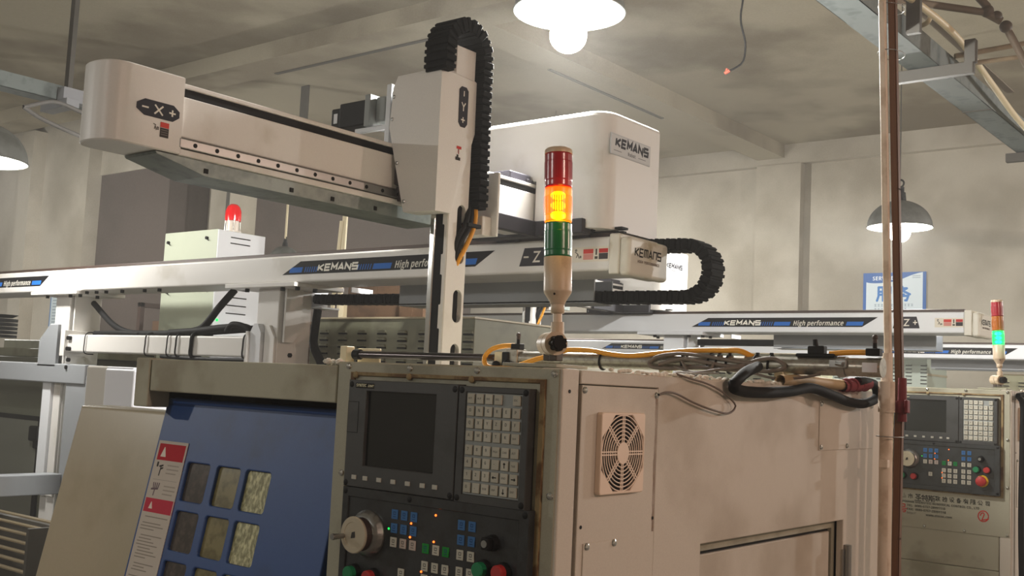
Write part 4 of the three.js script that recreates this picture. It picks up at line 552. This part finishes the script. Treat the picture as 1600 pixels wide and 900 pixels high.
// ------------------------------------------------------------------ air cylinder on the roof of the nearest lathe
{
  const z = -2.13, y = 1.674, t = thing('air_cylinder', 'long grey air cylinder lying along the top of the nearest lathe', 'air cylinder', [-1.5, 1.622, z]);
  part('barrel', cy([-1.70, y, z], [-0.795, y, z], 0.0185, 0.0185, 36), m.barrel, t, 'dull grey aluminium barrel');
  part('piston_rod', cy([-2.29, y + 0.001, z], [-1.70, y, z], 0.0105, 0.0105, 24), M(0x4e4848, 0.22, 0.9), t, 'dark shining rod');
  part('rod_sleeve', cy([-2.285, y + 0.001, z], [-2.262, y + 0.001, z], 0.0145, 0.0145, 20), m.black, t);
  part('rod_mount', [bx(-2.335, -2.308, 1.642, 1.698, z - 0.02, z + 0.012, 0.002), bx(-2.31, -2.22, 1.642, 1.694, z - 0.042, z - 0.034, 0.002), bx(-2.335, -2.29, 1.60, 1.645, z - 0.03, z + 0.01, 0.002)], m.ivory, t, 'cream end mount');
  part('barrel_head', bx(-1.715, -1.675, 1.652, 1.698, z - 0.022, z + 0.022, 0.004), m.barrel, t); part('barrel_head', cy([-0.797, y, z], [-0.765, y, z], 0.0192, 0.0195, 36), m.barrel, t);
  part('barrel_foot', [bx(-1.75, -1.715, 1.62, 1.69, z - 0.02, z + 0.02, 0.002), bx(-1.27, -1.25, 1.617, 1.66, z - 0.015, z + 0.015, 0.002), bx(-0.99, -0.97, 1.617, 1.66, z - 0.015, z + 0.015, 0.002)], m.ivory, t);
  part('paper_tag', bx(-0.80, -0.77, 1.664, 1.683, z + 0.0188, z + 0.0202, 0), m.pale, t);
  for (const x of [-1.69, -0.782]) { const v = part('flow_valve', [bx(x - 0.016, x + 0.013, 1.697, 1.712, z - 0.01, z + 0.01, 0.002), cy([x, 1.71, z], [x, 1.724, z], 0.0045)], m.black, t, 'black air valve'); part('valve_screw', [cy([x, 1.723, z], [x, 1.731, z], 0.0052, 0.0052, 12), sp([x, 1.734, z], 0.0062, 12, 8)], M(0x4a403c, 0.5, 0.4), v); }
  part('sensor_clamp', [cy([-0.855, y, z], [-0.838, y, z], 0.0212, 0.0212, 24), bx(-0.866, -0.83, 1.670, 1.688, z + 0.016, z + 0.027, 0.003), cy([-0.85, 1.68, z + 0.027], [-0.835, 1.678, z + 0.031], 0.005)], m.steel, t, 'metal sensor clamp');
  part('sensor', [bx(-0.945, -0.862, 1.692, 1.700, z - 0.012, z + 0.012, 0.003), bx(-0.92, -0.884, 1.698, 1.716, z - 0.01, z + 0.01, 0.003), cy([-0.905, 1.714, z], [-0.907, 1.729, z], 0.006, 0.005)], m.black, t, 'black sensor block');
  part('black_fittings', [bx(-1.775, -1.68, 1.632, 1.652, z + 0.02, z + 0.05, 0.004), sp([-1.735, 1.656, z + 0.03], 0.011, 10, 8), sp([-1.70, 1.66, z + 0.03], 0.010, 10, 8), bx(-1.72, -1.70, 1.65, 1.69, z + 0.016, z + 0.028, 0.003)], m.black, t);
  const ties = [-1.43, -1.21, -1.145, -1.125, -1.10, -1.035, -1.003];
  for (const x of ties) part('cable_tie', [rotAbout(new THREE.TorusGeometry(0.0205, 0.0022, 6, 28).rotateY(Math.PI / 2).translate(x, y, z), [0, 0, 1], 0.12 * Math.sin(x * 40), [x, y, z]), bx(x - 0.003, x + 0.004, 1.692, 1.70, z - 0.003, z + 0.004, 0.001)], m.black, t);
  const yh = lone('air_hose', [tb([[-1.70, 1.707, z], [-1.735, 1.705, z + 0.005], [-1.768, 1.695, z + 0.012], [-1.782, 1.675, z + 0.02], [-1.768, 1.655, z + 0.03], [-1.72, 1.648, z + 0.04], [-1.66, 1.655, z + 0.04], [-1.61, 1.672, z + 0.03], [-1.56, 1.686, z + 0.02], [-1.53, 1.697, z + 0.014], [-1.464, 1.698, z + 0.012], [-1.40, 1.690, z + 0.016], [-1.347, 1.687, z + 0.016], [-1.279, 1.693, z + 0.014], [-1.197, 1.701, z + 0.01], [-1.117, 1.703, z + 0.01], [-1.071, 1.702, z + 0.01], [-1.045, 1.690, z + 0.0]], 0.0062, 150, 10), tb([[-0.875, 1.700, z], [-0.84, 1.703, z], [-0.79, 1.704, z]], 0.0058, 12)], m.yellow, 'yellow air hose tied along the grey cylinder', 'hose');
  lone('sensor_cable', [tb([[-1.29, 1.672, z + 0.025], [-1.272, 1.684, z + 0.026], [-1.223, 1.693, z + 0.022], [-1.159, 1.690, z + 0.022], [-1.081, 1.680, z + 0.026], [-1.03, 1.672, z + 0.03], [-1.05, 1.662, z + 0.03], [-1.158, 1.664, z + 0.028], [-1.238, 1.660, z + 0.028], [-1.285, 1.664, z + 0.026], [-1.29, 1.672, z + 0.025]], 0.0042, 90), tb([[-1.26, 1.668, z + 0.03], [-1.2, 1.682, z + 0.03], [-1.14, 1.675, z + 0.032], [-1.07, 1.668, z + 0.03], [-1.02, 1.684, z + 0.022], [-0.985, 1.686, z + 0.022], [-0.96, 1.67, z + 0.026], [-0.99, 1.66, z + 0.03], [-1.06, 1.664, z + 0.03]], 0.0045, 90), tb([[-1.20, 1.676, z + 0.034], [-1.17, 1.65, z + 0.05], [-1.145, 1.644, z + 0.06], [-1.125, 1.652, z + 0.05], [-1.12, 1.675, z + 0.034]], 0.003, 40),
    tb([[-1.03, 1.655, z + 0.03], [-0.98, 1.646, z + 0.04], [-0.93, 1.648, z + 0.03], [-0.885, 1.657, z + 0.022]], 0.0028, 30), tb([[-1.22, 1.664, z + 0.03], [-1.15, 1.652, z + 0.06], [-1.1, 1.66, z + 0.05], [-1.05, 1.668, z + 0.03]], 0.0032, 30)], m.cable, 'bundle of thin grey-brown cables looped on the grey cylinder', 'cable');
}
lone('thin_wire', tb([[-1.10, 1.652, -2.08], [-1.02, 1.645, -1.85], [-0.95, 1.638, -1.64], [-0.937, 1.632, -1.66], [-0.935, 1.622, -1.737], [-0.935, 1.606, -1.799], [-0.934, 1.586, -1.836], [-0.934, 1.573, -1.814], [-0.934, 1.577, -1.752], [-0.935, 1.589, -1.681], [-0.935, 1.604, -1.614], [-0.936, 1.605, -1.585], [-0.938, 1.600, -1.566]], 0.0019, 120, 8), m.cable, 'thin grey wire looping down the side panel to a screw', 'wire');
lone('black_hose', [tb([[-1.0, 1.668, -2.06], [-0.945, 1.652, -1.90], [-0.925, 1.638, -1.83], [-0.922, 1.622, -1.800], [-0.924, 1.615, -1.835], [-0.924, 1.614, -1.941], [-0.924, 1.620, -2.058], [-0.924, 1.629, -2.152], [-0.922, 1.618, -2.254], [-0.922, 1.604, -2.364], [-0.92, 1.604, -2.460], [-0.92, 1.622, -2.525], [-0.92, 1.643, -2.515], [-0.92, 1.652, -2.46], [-0.92, 1.651, -2.40]], 0.0108, 130, 12)], m.rubber, 'thick black hose lying along the top of the side panel', 'hose');
lone('tan_hose', [tb([[-0.95, 1.641, -2.06], [-0.945, 1.645, -2.16], [-0.945, 1.643, -2.27], [-0.935, 1.641, -2.36]], 0.0115, 30), tb([[-0.933, 1.641, -2.36], [-0.925, 1.645, -2.43], [-0.918, 1.650, -2.49]], 0.015, 20)].slice(0, 1), m.tan, 'dirty tan hose behind the black hose', 'hose');
lone('tape_wrap', [tb([[-0.933, 1.638, -2.345], [-0.926, 1.641, -2.40], [-0.92, 1.648, -2.47]], 0.013, 20), ...[0, 1, 2, 3].map((i) => rotAbout(new THREE.TorusGeometry(0.0128, 0.0032, 6, 20).translate(-0.93 + i * 0.003, 1.641 + i * 0.0015, -2.36 - i * 0.028), [0, 1, 0], 0.2 * i, [-0.93, 1.64, -2.36 - i * 0.028]))], M(0x7c3038, 0.85), 'dark red tape wound round the hose end', 'tape');

// ------------------------------------------------------------------ pipe, batten and valve by the rear corner of the nearest lathe
{
  const t = thing('conduit_pipe', 'cream pipe and trunking standing at the rear corner of the nearest lathe', 'pipe', [-0.89, 0, -2.455]);
  const lean = (g) => g;
  { const g = new RoundedBoxGeometry(0.0165, 1.64, 0.013, 3, 0.0045); g.applyMatrix4(new THREE.Matrix4().makeRotationX(0.086)).translate(-0.88, 2.50, -2.4135); part('trunking', g, m.pipe, t, 'square cream trunking'); }
  part('lower_pipe', cy([-0.88, 0, -2.472], [-0.88, 1.62, -2.476], 0.0148, 0.0148, 24), m.pipe, t, 'round cream pipe');
  part('pipe_socket', [cy([-0.88, 1.585, -2.476], [-0.88, 1.655, -2.474], 0.0185, 0.0185, 24), cy([-0.88, 1.65, -2.474], [-0.88, 1.72, -2.476], 0.0135, 0.012, 20)], m.pipe, t);
  part('pipe_clip', bx(-0.885, -0.865, 1.46, 1.478, -2.46, -2.445, 0.002), m.pipe, t);
  const b = thing('wooden_batten', 'tall brown wooden batten tied to the cream pipe', 'batten', [-0.865, 0, -2.53]);
  const rod = (w, d, ox, oz) => { const q = [[0, -2.515], [0.8, -2.508], [1.3, -2.508], [1.62, -2.517], [2.1, -2.472], [3.32, -2.362]].map((v) => new THREE.Vector2(v[0], v[1])), a = []; for (let i = 0; i + 1 < q.length; i++) { const L = q[i].distanceTo(q[i + 1]), g = new THREE.BoxGeometry(w, L + 0.003, d); g.applyMatrix4(new THREE.Matrix4().makeRotationX(Math.atan2(q[i + 1].y - q[i].y, q[i + 1].x - q[i].x))).translate(-0.864 + ox, (q[i].x + q[i + 1].x) / 2, (q[i].y + q[i + 1].y) / 2 + oz); a.push(g); } return a; }, g = rod(0.013, 0.026, 0, 0);
  part('pole', g, m.wood, b, 'brown wooden pole');
  part('pole_edge', rod(0.004, 0.006, 0.0075, 0.006), m.wood, b);
  for (const y of [1.53, 2.42, 2.53]) part('wire_tie', new THREE.TorusGeometry(0.045, 0.0012, 6, 30).rotateX(Math.PI / 2).scale(0.62, 1, 1).translate(-0.875, y, -2.485 + (y - 1.6) * 0.03), m.steel, b);
  const v = thing('red_valve', 'dark red valve on the brown batten beside the cream pipe', 'valve', [-0.85, 1.6, -2.50]);
  part('valve_body', [cy([-0.853, 1.565, -2.502], [-0.853, 1.665, -2.50], 0.0105, 0.0095, 16), cy([-0.853, 1.585, -2.502], [-0.853, 1.612, -2.502], 0.0165, 0.0165, 18), sp([-0.853, 1.60, -2.502], 0.0155, 18, 12)], m.red, v);
  part('valve_handle', [cy([-0.853, 1.60, -2.502], [-0.838, 1.60, -2.49], 0.006), bx(-0.842, -0.834, 1.585, 1.615, -2.50, -2.48, 0.003)], m.red, v);
}

// ------------------------------------------------------------------ cabinets behind the machines
function louvred(o, mat, label, side) {
  const [dx, dy, dz] = o, t = thing('louvred_cabinet', label, 'cabinet', [-3.5 + dx, 0, -3.7 + dz]), x0 = -4.02 + dx, x1 = -2.978 + dx, y1 = 1.888 + dy, z0 = -4.0 + dz, z1 = -3.45 + dz;
  part('cabinet_body', bx(x0, x1, 0, y1, z0, z1, 0.004), mat, t);
  part('cabinet_lid', bx(x0 + 0.02, x1 + 0.004, y1 - 0.003, y1 + 0.006, z0, z1 + 0.006, 0.002), m.guard, t);
  const lv = []; { const s = new THREE.Shape(); s.moveTo(-0.0265, 0); s.lineTo(0.0265, 0); s.quadraticCurveTo(0.0265, 0.013, 0.018, 0.014); s.lineTo(-0.018, 0.014); s.quadraticCurveTo(-0.0265, 0.013, -0.0265, 0); const g = new THREE.ExtrudeGeometry(s, { depth: 0.001, bevelEnabled: true, bevelSize: 0.004, bevelOffset: -0.004, bevelThickness: 0.008, bevelSegments: 3 }); lv.push(clean(g)); }
  const gap = clean(bx(-0.0265, 0.0265, -0.006, 0.0008, -0.003, 0.0065));
  for (let i = 0; i < 8; i++) for (let j = 0; j < 6; j++) { const p = put('louvre', lv[0], mat, t, [-3.917 + dx + i * 0.130, 1.820 + dy - j * 0.0315, z1 + 0.002]); const q = new THREE.Mesh(gap, m.black); q.name = 'louvre_gap'; p.add(q); }
  if (side) part('side_rail', bx(x1 - 0.001, x1 + 0.006, y1 - 0.155, y1 - 0.137, z0, z1), m.guard, t);
  return t;
}
louvred([0, 0, 0], m.louver, 'grey-green louvred cabinet behind the nearest lathe, below the pale beam');
louvred([0.085, 0.012, -3.1], m.louver, 'grey louvred cabinet mostly hidden behind the long air cylinder');
louvred([-0.10, 0.145, -6.2], M(0xb8c2b8, 0.5), 'pale grey louvred cabinet right of the brown batten with a striped dark side', true);
louvred([1.3, 0.04, -6.95], M(0xd8d8ba, 0.5), 'cream louvred cabinet at the right behind the green-lit light tower');
{
  const t = thing('control_cabinet', 'pale control cabinet with a red beacon on top behind the long beam', 'cabinet', [-5.28, 0, -3.76]);
  part('cabinet_body', bx(-5.535, -5.03, 0, 2.408, -3.93, -3.60, 0.004), m.greenish, t);
  part('cabinet_side', bx(-5.031, -5.022, 0.02, 2.405, -3.925, -3.602, 0.002), m.pale, t, 'bluish white side panel with slots');
  for (const y of [2.368, 2.335, 2.12, 2.075, 2.03, 1.985, 1.94]) part('slot', bx(-5.024, -5.020, y, y + 0.006, -3.82, -3.685), m.black, t);
  part('lamp_dot', sp([-5.0205, 1.90, -3.63], 0.008, 10, 8), m.ledgreen, t, 'small green lamp');
  for (const [x, y] of [[-5.49, 2.35], [-5.12, 2.36], [-5.47, 2.06], [-5.1, 2.07]]) part('key_lock', [cy([x, y, -3.60], [x, y, -3.588], 0.009, 0.009, 12), cy([x, y - 0.004, -3.59], [x + 0.03, y - 0.018, -3.588], 0.002, 0.002, 6)], m.black, t);
  const bc = [-5.13, 2.41, -3.77];
  const b = part('beacon_base', [cy([bc[0], bc[1], bc[2]], [bc[0], bc[1] + 0.012, bc[2]], 0.05), cy([bc[0], bc[1] + 0.012, bc[2]], [bc[0], bc[1] + 0.075, bc[2]], 0.036, 0.036, 24)], M(0xcfc4b8, 0.3), t);
  part('beacon_post', [0, 1, 2, 3].map((k) => cy([bc[0] + 0.043 * Math.cos(k * 1.57 + 0.5), bc[1], bc[2] + 0.043 * Math.sin(k * 1.57 + 0.5)], [bc[0] + 0.043 * Math.cos(k * 1.57 + 0.5), bc[1] + 0.09, bc[2] + 0.043 * Math.sin(k * 1.57 + 0.5)], 0.003)), m.chrome, b);
  part('beacon_lens', creased(new THREE.LatheGeometry([[0.046, 0.072], [0.047, 0.10], [0.045, 0.13], [0.036, 0.155], [0.02, 0.169], [0.0001, 0.173]].map((p) => new THREE.Vector2(...p)), 32).translate(...bc)), new THREE.MeshPhysicalMaterial({ color: 0xd8121a, roughness: 0.15, clearcoat: 1, transmission: 0.15, thickness: 0, emissive: 0xc01018, emissiveIntensity: 0.25 }), b, 'red beacon dome');
}
lone('carton', [bx(-4.07, -3.69, 1.896, 2.075, -3.95, -3.72, 0.004), bx(-4.071, -3.689, 2.0, 2.01, -3.951, -3.719), bx(-3.90, -3.86, 1.895, 2.077, -3.952, -3.718)], m.carton, 'brown cardboard carton on the louvred cabinet below the beam', 'carton');
lone('carton', [bx(-3.68, -3.52, 1.896, 1.99, -3.93, -3.70, 0.003), bx(-3.62, -3.59, 1.895, 1.992, -3.932, -3.698)], m.carton, 'smaller cardboard carton beside the larger carton on the cabinet', 'carton');
lone('cream_post', [bx(-4.70, -4.66, 0, 2.06, -4.27, -4.23, 0.004), bx(-4.75, -4.66, 1.90, 1.925, -4.28, -4.22, 0.003)], m.ivory, 'thin cream post standing behind the louvred cabinet', 'post');
lone('brown_rack', [bx(-5.3, -4.6, 1.86, 1.90, -4.8, -4.4, 0.004), bx(-5.3, -4.6, 1.93, 1.95, -4.8, -4.4, 0.003), bx(-5.3, -4.6, 1.79, 1.81, -4.8, -4.4, 0.003), bx(-5.3, -5.27, 0, 1.95, -4.8, -4.4), bx(-4.63, -4.6, 0, 1.95, -4.8, -4.4)], m.wood, 'dark brown slatted rack between the post and the cabinet', 'rack');
{
  const t = thing('window_frame', 'dark brown square frame leaning at the side wall', 'frame', [-10.40, 1.9, -6.65]);
  part('frame', [bx(-10.44, -10.38, 0, 2.33, -6.53, -6.48, 0.004), bx(-10.44, -10.38, 2.28, 2.33, -6.85, -6.48, 0.004), bx(-10.44, -10.38, 0, 2.33, -6.85, -6.80, 0.004)].map((g) => g.translate(0.06, 0, 0.0)), M(0x3c2a20, 0.7), t);
  t.position.set(-10.35, 0, -6.65); t.children[0].geometry.translate(-10.40 + 10.35, 1.9, 0);
  lone('brown_box', bx(-10.30, -10.1, 0, 2.14, -6.79, -6.62, 0.01), m.carton, 'brown box standing inside the dark frame at the side wall', 'box');
}

// ------------------------------------------------------------------ left side: dark machine, slats, white boxes
{
  const t = thing('dark_machine', 'dark grey-green machine housing at the left edge behind the pale frame', 'machine', [-7.2, 0, -4.0]);
  part('housing', bx(-8.6, -6.45, 0, 1.66, -4.5, -3.72, 0.008), M(0x5b5c4e, 0.6), t);
  part('door_panel', bx(-8.4, -7.02, 0.3, 1.232, -3.72, -3.705, 0.004), M(0x62635a, 0.6), t);
  part('door_trim', ex(poly(rect(-8.45, -6.965, 0.25, 1.262), [rect(-8.41, -7.01, 0.29, 1.232)]), 0.018, 'front', -3.722), m.black, t, 'black door edge');
  part('door_handle', [bx(-7.05, -6.93, 1.10, 1.20, -3.71, -3.66, 0.012), bx(-7.02, -6.97, 1.05, 1.12, -3.71, -3.68, 0.01)], m.black, t, 'black handle');
  part('hose', tb([[-6.78, 1.62, -3.70], [-6.74, 1.52, -3.66], [-6.62, 1.40, -3.68], [-6.5, 1.30, -3.70]], 0.02, 24), m.rubber, t);
  part('top_tray', [bx(-8.6, -6.3, 1.66, 1.72, -4.5, -3.75, 0.006), bx(-8.6, -6.3, 1.72, 1.80, -4.4, -4.2, 0.01)], m.louver, t);
  part('bellows', [0, 1, 2, 3, 4, 5].map((i) => cy([-8.08, 1.80 + i * 0.03, -3.9], [-8.08, 1.82 + i * 0.03, -3.9], 0.13 - (i > 4 ? 0.04 : 0), 0.13)), m.black, t, 'black ribbed bellows');
}
{
  const t = thing('slatted_chute', 'slatted metal chute at the lower left corner', 'chute', [-4.9, 0, -2.5]);
  for (let i = 0; i < 7; i++) part('slat', bx(-5.8, -4.55, 0.862 - i * 0.031, 0.870 - i * 0.031, -2.72 + i * 0.035, -2.69 + i * 0.035, 0.002), M(0xa8987c, 0.3, 0.6), t);
  part('chute_side', [bx(-4.56, -4.54, 0.1, 0.9, -2.8, -2.4), bx(-5.8, -4.55, 0.1, 0.84, -2.80, -2.74)], m.galvdark, t);
}
{
  const t = thing('plastic_crate', 'white plastic box between the beige guard and the frame', 'box', [-4.1, 0, -2.6]);
  part('box_shell', [bx(-4.36, -4.19, 0.6, 1.612, -2.75, -2.50, 0.01)], m.plaster, t);
  part('box_lid', [bx(-4.195, -3.975, 0.6, 1.603, -2.75, -2.49, 0.01), bx(-4.20, -4.0, 1.596, 1.612, -2.74, -2.50, 0.005)], M(0xeceef6, 0.5), t, 'bright white sheet');
}
lone('green_cabinet', [bx(-7.9, -6.5, 0, 1.706, -5.6, -4.6, 0.008), bx(-7.8, -6.6, 1.40, 1.666, -4.6, -4.585, 0.004)], M(0xa5ad90, 0.5), 'pale green cabinet behind the white box at the left', 'cabinet');

// ------------------------------------------------------------------ overhead: trays, hangers, wire, conduit
{
  const t = thing('cable_tray', 'galvanised cable tray hung under the ceiling at the upper right', 'cable tray', [-1.65, 3.2, -6]);
  part('tray', [bx(-1.723, -1.578, 3.2, 3.203, -11.6, 3, 0), bx(-1.723, -1.720, 3.2, 3.30, -11.6, 3, 0), bx(-1.581, -1.578, 3.2, 3.30, -11.6, 3, 0)], m.tray, t, 'grey galvanised trough');
  for (const z of [-5.95]) part('tray_joint', bx(-1.725, -1.576, 3.196, 3.2, z - 0.01, z + 0.01), m.galvdark, t);
  for (const z of [-5.07, -7.05, -9.4]) { const b = part('tray_bracket', [bx(-1.78, -1.42, 3.14, 3.195, z - 0.02, z + 0.02, 0.003), bx(-1.46, -1.41, 3.19, 3.30, z - 0.02, z + 0.02, 0.003)], m.galvdark, t, 'dark cross bracket'); }
  for (const z of [-4.57, -6.95, -8.9]) part('hanger', bx(-1.56, -1.50, 3.2, H, z - 0.015, z + 0.015, 0.002), m.galvdark, t, 'dark steel hanger');
  const pipe = thing('overhead_pipe', 'brown pipework with an elbow under the ceiling at the upper right', 'pipe', [-1.35, 3.4, -5.15]);
  part('pipe_run', [cy([-2.2, 3.54, -4.45], [-1.386, 3.436, -5.115], 0.017), cy([-1.386, 3.436, -5.115], [-1.33, 3.40, -5.165], 0.019), tb([[-1.318, 3.384, -5.176], [-1.296, 3.335, -5.20], [-1.252, 3.229, -5.248], [-1.10, 2.88, -5.41]], 0.0175, 30), cy([-1.62, 3.78, -4.9], [-1.375, 3.46, -5.12], 0.018)], M(0x5f5142, 0.6), pipe);
  part('pipe_elbow', [sp([-1.378, 3.442, -5.12], 0.030, 14, 10), sp([-1.345, 3.42, -5.15], 0.026, 14, 10), sp([-1.312, 3.374, -5.18], 0.029, 14, 10)], M(0x4d4034, 0.6), pipe);
  part('angle_strip', cy([-1.56, 3.292, -5.25], [-0.7, 3.54, -5.91], 0.013, 0.013, 8), M(0x8e8069, 0.6), pipe); part('angle_strip', cy([-1.56, 3.248, -5.255], [-0.7, 3.44, -5.93], 0.012, 0.012, 8), M(0x8e8069, 0.6), pipe);
  part('flat_bar', bx(-1.615, -1.575, 3.40, 3.406, -6.4, -4.2), M(0x85796a, 0.6), pipe);
  part('thin_conduit', [tb([[-1.66, 3.36, -4.5], [-1.648, 3.35, -4.764], [-1.636, 3.348, -4.89], [-1.61, 3.352, -4.91], [-1.577, 3.36, -4.90], [-1.56, 3.40, -4.90]], 0.011, 40), sp([-1.636, 3.348, -4.89], 0.015, 10, 8)], m.ivory, pipe);
  lone('overhead_cable', tb([[-1.60, 3.32, -2.6], [-1.56, 3.35, -4.2], [-1.50, 3.33, -5.0], [-1.50, 3.26, -5.6], [-1.52, 3.21, -6.2], [-1.545, 3.205, -6.9], [-1.55, 3.22, -8.2]], 0.016, 80), m.ivory, 'cream cable sagging along the cable tray at the upper right', 'cable');
}
lone('hanging_wire', [tb([[-2.26, 5.0, -4.41], [-2.262, 4.2, -4.40], [-2.262, 3.44, -4.408], [-2.271, 3.38, -4.41], [-2.271, 3.336, -4.413], [-2.258, 3.26, -4.43], [-2.257, 3.234, -4.436], [-2.262, 3.18, -4.44], [-2.271, 3.15, -4.435], [-2.295, 3.122, -4.41], [-2.318, 3.110, -4.40]], 0.0048, 90, 8)], m.black, 'loose dark wire hanging from the ceiling with a curled end', 'wire');
lone('wire_connector', [cy([-2.316, 3.111, -4.40], [-2.338, 3.100, -4.395], 0.0085, 0.007), cy([-2.332, 3.102, -4.396], [-2.328, 3.122, -4.396], 0.005)], M(0xb0503c, 0.6), 'small red tip on the end of the hanging wire', 'connector');
lone('conduit_rod', [cy([-8.13, 2.3, -7.33], [-8.12, 3.849, -7.33], 0.027, 0.027, 14), cy([-8.20, 2.3, -7.30], [-8.14, 3.2, -7.30], 0.02)], m.ivory, 'pale conduit hanging between the arm and the long beam', 'conduit');
lone('wall_conduit', [tb([[-10.06, 2.0, -7.31], [-10.06, 3.8, -7.31], [-10.05, 3.86, -7.31], [-9.98, 3.87, -7.32], [-7.9, 3.87, -7.33]], 0.02, 60)], m.galvdark, 'dark conduit bending from the pillar and carrying the hanging rods', 'conduit');
{
  const t = thing('cable_tray', 'cable tray with wire loops hung at the upper left', 'cable tray', [-6.2, 3.15, -3.1]);
  part('tray', [bx(-6.10, -5.98, 3.15, 3.153, -6.3, 0), bx(-6.10, -6.097, 3.15, 3.24, -6.3, 0), bx(-5.983, -5.98, 3.15, 3.24, -6.3, 0)], m.tray, t);
  part('hanger', bx(-5.96, -5.915, 3.14, H, -3.16, -3.13, 0.002), m.galvdark, t, 'dark steel hanger');
  part('tray_bracket', [bx(-6.16, -5.86, 3.10, 3.148, -3.18, -3.10, 0.003), bx(-5.92, -5.87, 3.05, 3.20, -3.36, -3.30, 0.003), bx(-5.97, -5.90, 3.14, 3.22, -3.34, -3.1, 0.003)], m.steelpaint, t);
  part('wire_loop', tb([[-5.85, 3.03, -2.85], [-5.85, 3.10, -3.02], [-5.85, 3.09, -3.13], [-5.85, 3.02, -3.4], [-5.85, 2.93, -3.6], [-5.85, 2.92, -3.35], [-5.85, 2.99, -2.95], [-5.85, 3.03, -2.85]], 0.012, 80), M(0x6c6a68, 0.6), t, 'bent grey rod');
}
{
  const t = thing('strap', 'narrow dark steel strap hanging from the far ceiling beam', 'strap', [-8.73, 4.5, -7.2]);
  part('strap', bx(-8.79, -8.67, 3.6, H, -7.22, -7.20, 0.002), m.galvdark, t);
}

// ------------------------------------------------------------------ posters
{
  const w = 0.70, h = 0.92, t = lone('service_poster', [sheet(rect(-4.545, -4.545 + w, 3.085 - h, 3.085), 'front', -11.995, 0.01)], print(w, h, 512, (g) => {
    fill(g, '#d9e6ee', 0, 0, w, h); fill(g, '#2461ad', 0, 0, 0.035, h); fill(g, '#2461ad', w - 0.035, 0, 0.035, h); g.fillStyle = '#2461ad'; g.beginPath(); g.moveTo(0, 0); g.lineTo(w, 0); g.bezierCurveTo(w * 0.75, 0.02, w * 0.7, 0.07, w * 0.5, 0.1); g.bezierCurveTo(w * 0.3, 0.125, 0.06, 0.12, 0.03, 0.1); g.fill();
    words(g, 'SERVICE', 0.105, 0.085, 0.062, '#e6eef4'); for (let i = 0; i < 2; i++) fill(g, '#9fb2c2', w - 0.15, 0.04 + i * 0.02, 0.09, 0.008);
    han(g, 'fu', 0.16, 0.165, 0.15, '#2c78c4', 0.17); han(g, 'wu', 0.375, 0.165, 0.15, '#2c78c4', 0.17);
    for (let j = 0; j < 8; j++) for (let i = 0; i < 12 - (j % 3) * 2; i++) { const x = 0.13 + i * 0.037, y = 0.355 + j * 0.045; fill(g, '#7d93a6', x, y, 0.026, 0.005); fill(g, '#7d93a6', x + 0.011, y, 0.005, 0.026); fill(g, '#7d93a6', x, y + 0.02, 0.026, 0.005); }
  }), 'blue and white service poster on the back wall behind the brown batten', 'poster');
  lone('wall_poster', [sheet(rect(-12.46, -12.22, 1.95, 2.52), 'front', -6.615, 0.008)], print(0.24, 0.57, 256, (g) => { fill(g, '#c8d4da', 0, 0, 0.24, 0.57); fill(g, '#3f78b4', 0, 0, 0.02, 0.57); fill(g, '#3f78b4', 0, 0.535, 0.24, 0.035); for (let i = 0; i < 12; i++) fill(g, '#8fa0ab', 0.06, 0.05 + i * 0.037, 0.08 + (i * 37 % 5) * 0.014, 0.012); }), 'narrow pale blue notice on the wall at the far left', 'poster');
}

scene.fog = new THREE.FogExp2(0xf8f5f0, 0.0095);      // thin fog added to imitate lens glow round the lamps and soften contrast
renderer.render(scene, camera);
